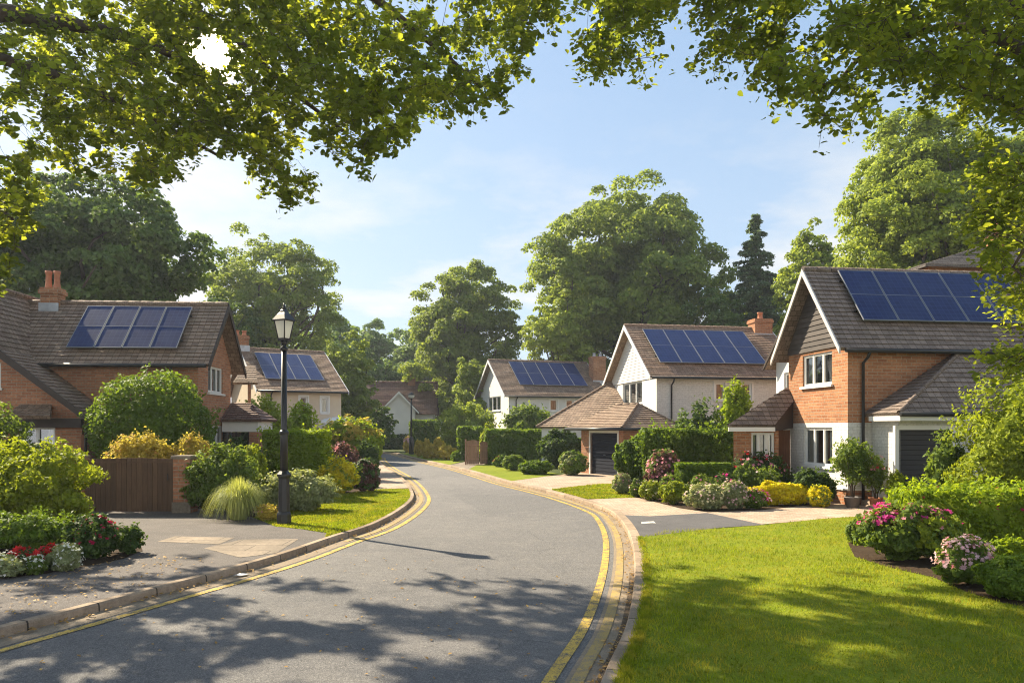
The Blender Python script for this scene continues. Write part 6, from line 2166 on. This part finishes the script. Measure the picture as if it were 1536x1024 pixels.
edgeL = [(-420, 430), (-60, 470), (0, 455), (60, 300), (100, 290), (150, 275), (215, 290), (245, 300), (275, 250), (330, 215), (360, 265), (390, 315), (440, 330), (462, 300), (490, 245), (540, 268), (590, 225), (630, 240), (660, 195), (700, 195), (745, 165), (775, 130), (800, 75), (828, 20), (842, -120), (980, -260)]
limbsL = [([(-60, 40, 11.5), (60, 32, 12), (190, 55, 12.5), (280, 95, 13), (360, 150, 13.5)], 0.17),
          ([(-80, 100, 12), (40, 100, 12.5), (150, 140, 13), (240, 185, 13.5), (330, 235, 14)], 0.13),
          ([(0, -60, 13), (180, -40, 14), (330, 40, 15), (430, 130, 15.5), (520, 200, 15.5)], 0.15),
          ([(120, -160, 12), (330, -120, 12.5), (520, -30, 13), (640, 60, 13.5), (720, 130, 13.5)], 0.15),
          ([(-160, 180, 12), (-60, 260, 12), (20, 330, 12.2)], 0.10),
          ([(-300, -150, 15), (-100, -200, 17), (150, -180, 18), (350, -100, 18.5)], 0.14)]
rc = np.random.default_rng(77)
extra = []
for _ in range(260):      # crown above and beside the frame, it shades road and lawn
    x, y = rc.uniform(-17, -1), rc.uniform(9, 21)
    z = rc.uniform(8.5, 14.5)
    if (HZ - (z - CH) / y * F0) < -20 or x / y * F0 + 768 < -20:
        extra.append((x, y, z))
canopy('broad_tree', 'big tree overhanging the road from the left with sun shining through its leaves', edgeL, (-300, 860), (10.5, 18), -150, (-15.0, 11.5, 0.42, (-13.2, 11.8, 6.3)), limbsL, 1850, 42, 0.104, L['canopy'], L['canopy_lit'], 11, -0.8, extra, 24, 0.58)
edgeR = [(800, -60), (822, 60), (850, 118), (880, 140), (930, 170), (955, 140), (985, 40), (1000, -10), (1045, -10), (1058, 80), (1080, 132), (1105, 90), (1130, 120), (1170, 180), (1200, 175), (1215, 212), (1260, 222), (1300, 215), (1320, 175), (1350, 180), (1400, 165), (1440, 180), (1456, 210), (1468, 340), (1474, 470), (1490, 560), (1540, 590), (1700, 600)]
limbsR = [([(1600, 60, 9.5), (1480, -10, 9.8), (1300, -40, 10.2), (1120, -40, 10.6), (960, -20, 11)], 0.13),
          ([(1620, 120, 9.3), (1500, 60, 9.6), (1420, 40, 10), (1300, 80, 10.4), (1240, 150, 10.6)], 0.10),
          ([(1640, 220, 9), (1560, 180, 9), (1500, 150, 9.2), (1440, 130, 9.4)], 0.08),
          ([(1640, 300, 9), (1570, 330, 9), (1520, 400, 9.2)], 0.07),
          ([(1700, -100, 10), (1400, -180, 11), (1000, -160, 12)], 0.12)]
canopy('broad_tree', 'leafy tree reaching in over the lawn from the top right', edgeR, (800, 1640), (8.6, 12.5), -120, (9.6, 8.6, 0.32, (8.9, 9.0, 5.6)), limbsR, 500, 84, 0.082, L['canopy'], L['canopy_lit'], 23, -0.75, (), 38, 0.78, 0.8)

# ------------------------------------------------------------------ air, sky, sun, camera
def haze():
    mb = MB()
    mb.box(-205, 205, -65, 225, -1.2, 27)
    m, nt = newmat('summer_haze')
    v = nd(nt, 'ShaderNodeVolumePrincipled', {'Color': (0.80, 0.88, 1.0, 1), 'Density': HAZE, 'Anisotropy': 0.3})
    nd(nt, 'ShaderNodeOutputMaterial', {'Volume': v.outputs[0]})
    o = mb.build('haze', m)
    props(o, None, None, None, 'stuff')


HAZE = 0.0005
haze()

sd = bpy.data.lights.new('sun', 'SUN')
sd.energy = 5.0
sd.angle = R(0.55)
sd.color = (1.0, 0.87, 0.65)
so = bpy.data.objects.new('sun', sd)
COL.objects.link(so)
so.rotation_euler = sdir.to_track_quat('Z', 'Y').to_euler()

w = bpy.data.worlds.new('World')
scene.world = w
w.use_nodes = True
nt = w.node_tree
nt.nodes.clear()
sky = nd(nt, 'ShaderNodeTexSky', sky_type='NISHITA')
sky.sun_disc = False
sky.sun_elevation = EL
sky.sun_rotation = AZ
sky.air_density = 1.0
sky.dust_density = 1.4
sky.ozone_density = 1.2
dirv = nd(nt, 'ShaderNodeTexCoord').outputs['Generated']
sep = nd(nt, 'ShaderNodeSeparateXYZ', {0: dirv})
zc = nd(nt, 'ShaderNodeMath', {0: sep.outputs[2], 1: 0.12}, operation='ADD').outputs[0]
cx_ = nd(nt, 'ShaderNodeMath', {0: sep.outputs[0], 1: zc}, operation='DIVIDE').outputs[0]
cy_ = nd(nt, 'ShaderNodeMath', {0: sep.outputs[1], 1: zc}, operation='DIVIDE').outputs[0]
cv = nd(nt, 'ShaderNodeCombineXYZ', {0: cx_, 1: cy_, 2: 0.0}).outputs[0]
n1 = noise(nt, cv, 1.15, 8, 0.56)
cm = ramp(nt, n1, 0.46, 0.62)
elv = nd(nt, 'ShaderNodeMapRange', {'Value': sep.outputs[2], 'From Min': 0.42, 'From Max': 0.24, 'To Min': 0.0, 'To Max': 1.0}).outputs[0]
cmask = nd(nt, 'ShaderNodeMath', {0: cm, 1: elv}, operation='MULTIPLY').outputs[0]
cmask = nd(nt, 'ShaderNodeMath', {0: cmask, 1: 0.85}, operation='MULTIPLY').outputs[0]
hz = nd(nt, 'ShaderNodeMapRange', {'Value': sep.outputs[2], 'From Min': 0.45, 'From Max': 0.0, 'To Min': 0.0, 'To Max': 0.48}).outputs[0]
SKY = 0.053
skyc = nd(nt, 'ShaderNodeVectorMath', {0: sky.outputs[0], 'Scale': SKY}, operation='SCALE').outputs[0]
base = mix(nt, 0.55, skyc, (0.20, 0.287, 0.40))
base = mix(nt, hz, base, (0.295, 0.335, 0.365))
base = mix(nt, cmask, base, (0.365, 0.36, 0.35))
# unseen bright clouds behind the camera, added as fill light for the house fronts
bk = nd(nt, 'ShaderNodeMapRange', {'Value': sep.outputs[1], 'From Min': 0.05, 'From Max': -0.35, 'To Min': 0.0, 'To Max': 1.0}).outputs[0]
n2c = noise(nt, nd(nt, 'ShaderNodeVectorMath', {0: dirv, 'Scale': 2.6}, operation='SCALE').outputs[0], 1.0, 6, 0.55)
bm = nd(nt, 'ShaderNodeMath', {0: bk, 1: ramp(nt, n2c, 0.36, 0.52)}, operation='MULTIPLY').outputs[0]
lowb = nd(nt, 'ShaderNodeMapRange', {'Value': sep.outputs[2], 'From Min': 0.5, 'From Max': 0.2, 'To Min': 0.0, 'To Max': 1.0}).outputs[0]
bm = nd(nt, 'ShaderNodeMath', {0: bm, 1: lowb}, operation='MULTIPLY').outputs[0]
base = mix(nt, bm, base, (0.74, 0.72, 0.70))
gd = Vector(((320 - 768) / F0, 1, (640 - 80) / F0)).normalized()
dt = nd(nt, 'ShaderNodeVectorMath', {0: dirv, 1: gd}, operation='DOT_PRODUCT').outputs['Value']
core = nd(nt, 'ShaderNodeMapRange', {'Value': dt, 'From Min': math.cos(R(2.0)), 'From Max': math.cos(R(1.1)), 'To Min': 0.0, 'To Max': 4.0}).outputs[0]
h1 = nd(nt, 'ShaderNodeMath', {0: nd(nt, 'ShaderNodeMath', {0: dt, 1: 0.0}, operation='MAXIMUM').outputs[0], 1: 260.0}, operation='POWER').outputs[0]
h2 = nd(nt, 'ShaderNodeMath', {0: nd(nt, 'ShaderNodeMath', {0: dt, 1: 0.0}, operation='MAXIMUM').outputs[0], 1: 28.0}, operation='POWER').outputs[0]
gl1 = nd(nt, 'ShaderNodeMath', {0: h1, 1: 0.2}, operation='MULTIPLY').outputs[0]
gl2 = nd(nt, 'ShaderNodeMath', {0: h2, 1: 0.025}, operation='MULTIPLY').outputs[0]
gs = nd(nt, 'ShaderNodeMath', {0: gl1, 1: gl2}, operation='ADD').outputs[0]
gs = nd(nt, 'ShaderNodeMath', {0: gs, 1: core}, operation='ADD').outputs[0]
gc = nd(nt, 'ShaderNodeVectorMath', {0: (1.0, 0.82, 0.52), 'Scale': gs}, operation='SCALE').outputs[0]
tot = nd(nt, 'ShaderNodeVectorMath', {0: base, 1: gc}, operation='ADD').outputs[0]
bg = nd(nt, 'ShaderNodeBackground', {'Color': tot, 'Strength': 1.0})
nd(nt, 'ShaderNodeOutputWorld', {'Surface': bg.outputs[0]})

cam = bpy.data.cameras.new('camera')
cam.sensor_width = 36
cam.lens = F0 / 1536 * 36
cam.shift_y = (HZ - 512) / 1536
cam.clip_end = 1000
co = bpy.data.objects.new('camera', cam)
COL.objects.link(co)
co.location = (0, 0, CH)
co.rotation_euler = (R(90), 0, 0)
scene.camera = co

scene.view_settings.view_transform = 'Standard'
scene.view_settings.look = 'None'
scene.view_settings.exposure = 1.47
scene.view_settings.gamma = 1.0
cy = scene.cycles
cy.use_denoising = True
cy.filter_width = 1.1
cy.denoising_prefilter = 'NONE'
try:
    cy.denoiser = 'OPENIMAGEDENOISE'
except Exception:
    pass
cy.max_bounces = 8
cy.diffuse_bounces = 3
cy.glossy_bounces = 3
cy.transmission_bounces = 4
cy.transparent_max_bounces = 8
cy.volume_bounces = 0
cy.sample_clamp_indirect = 6.0
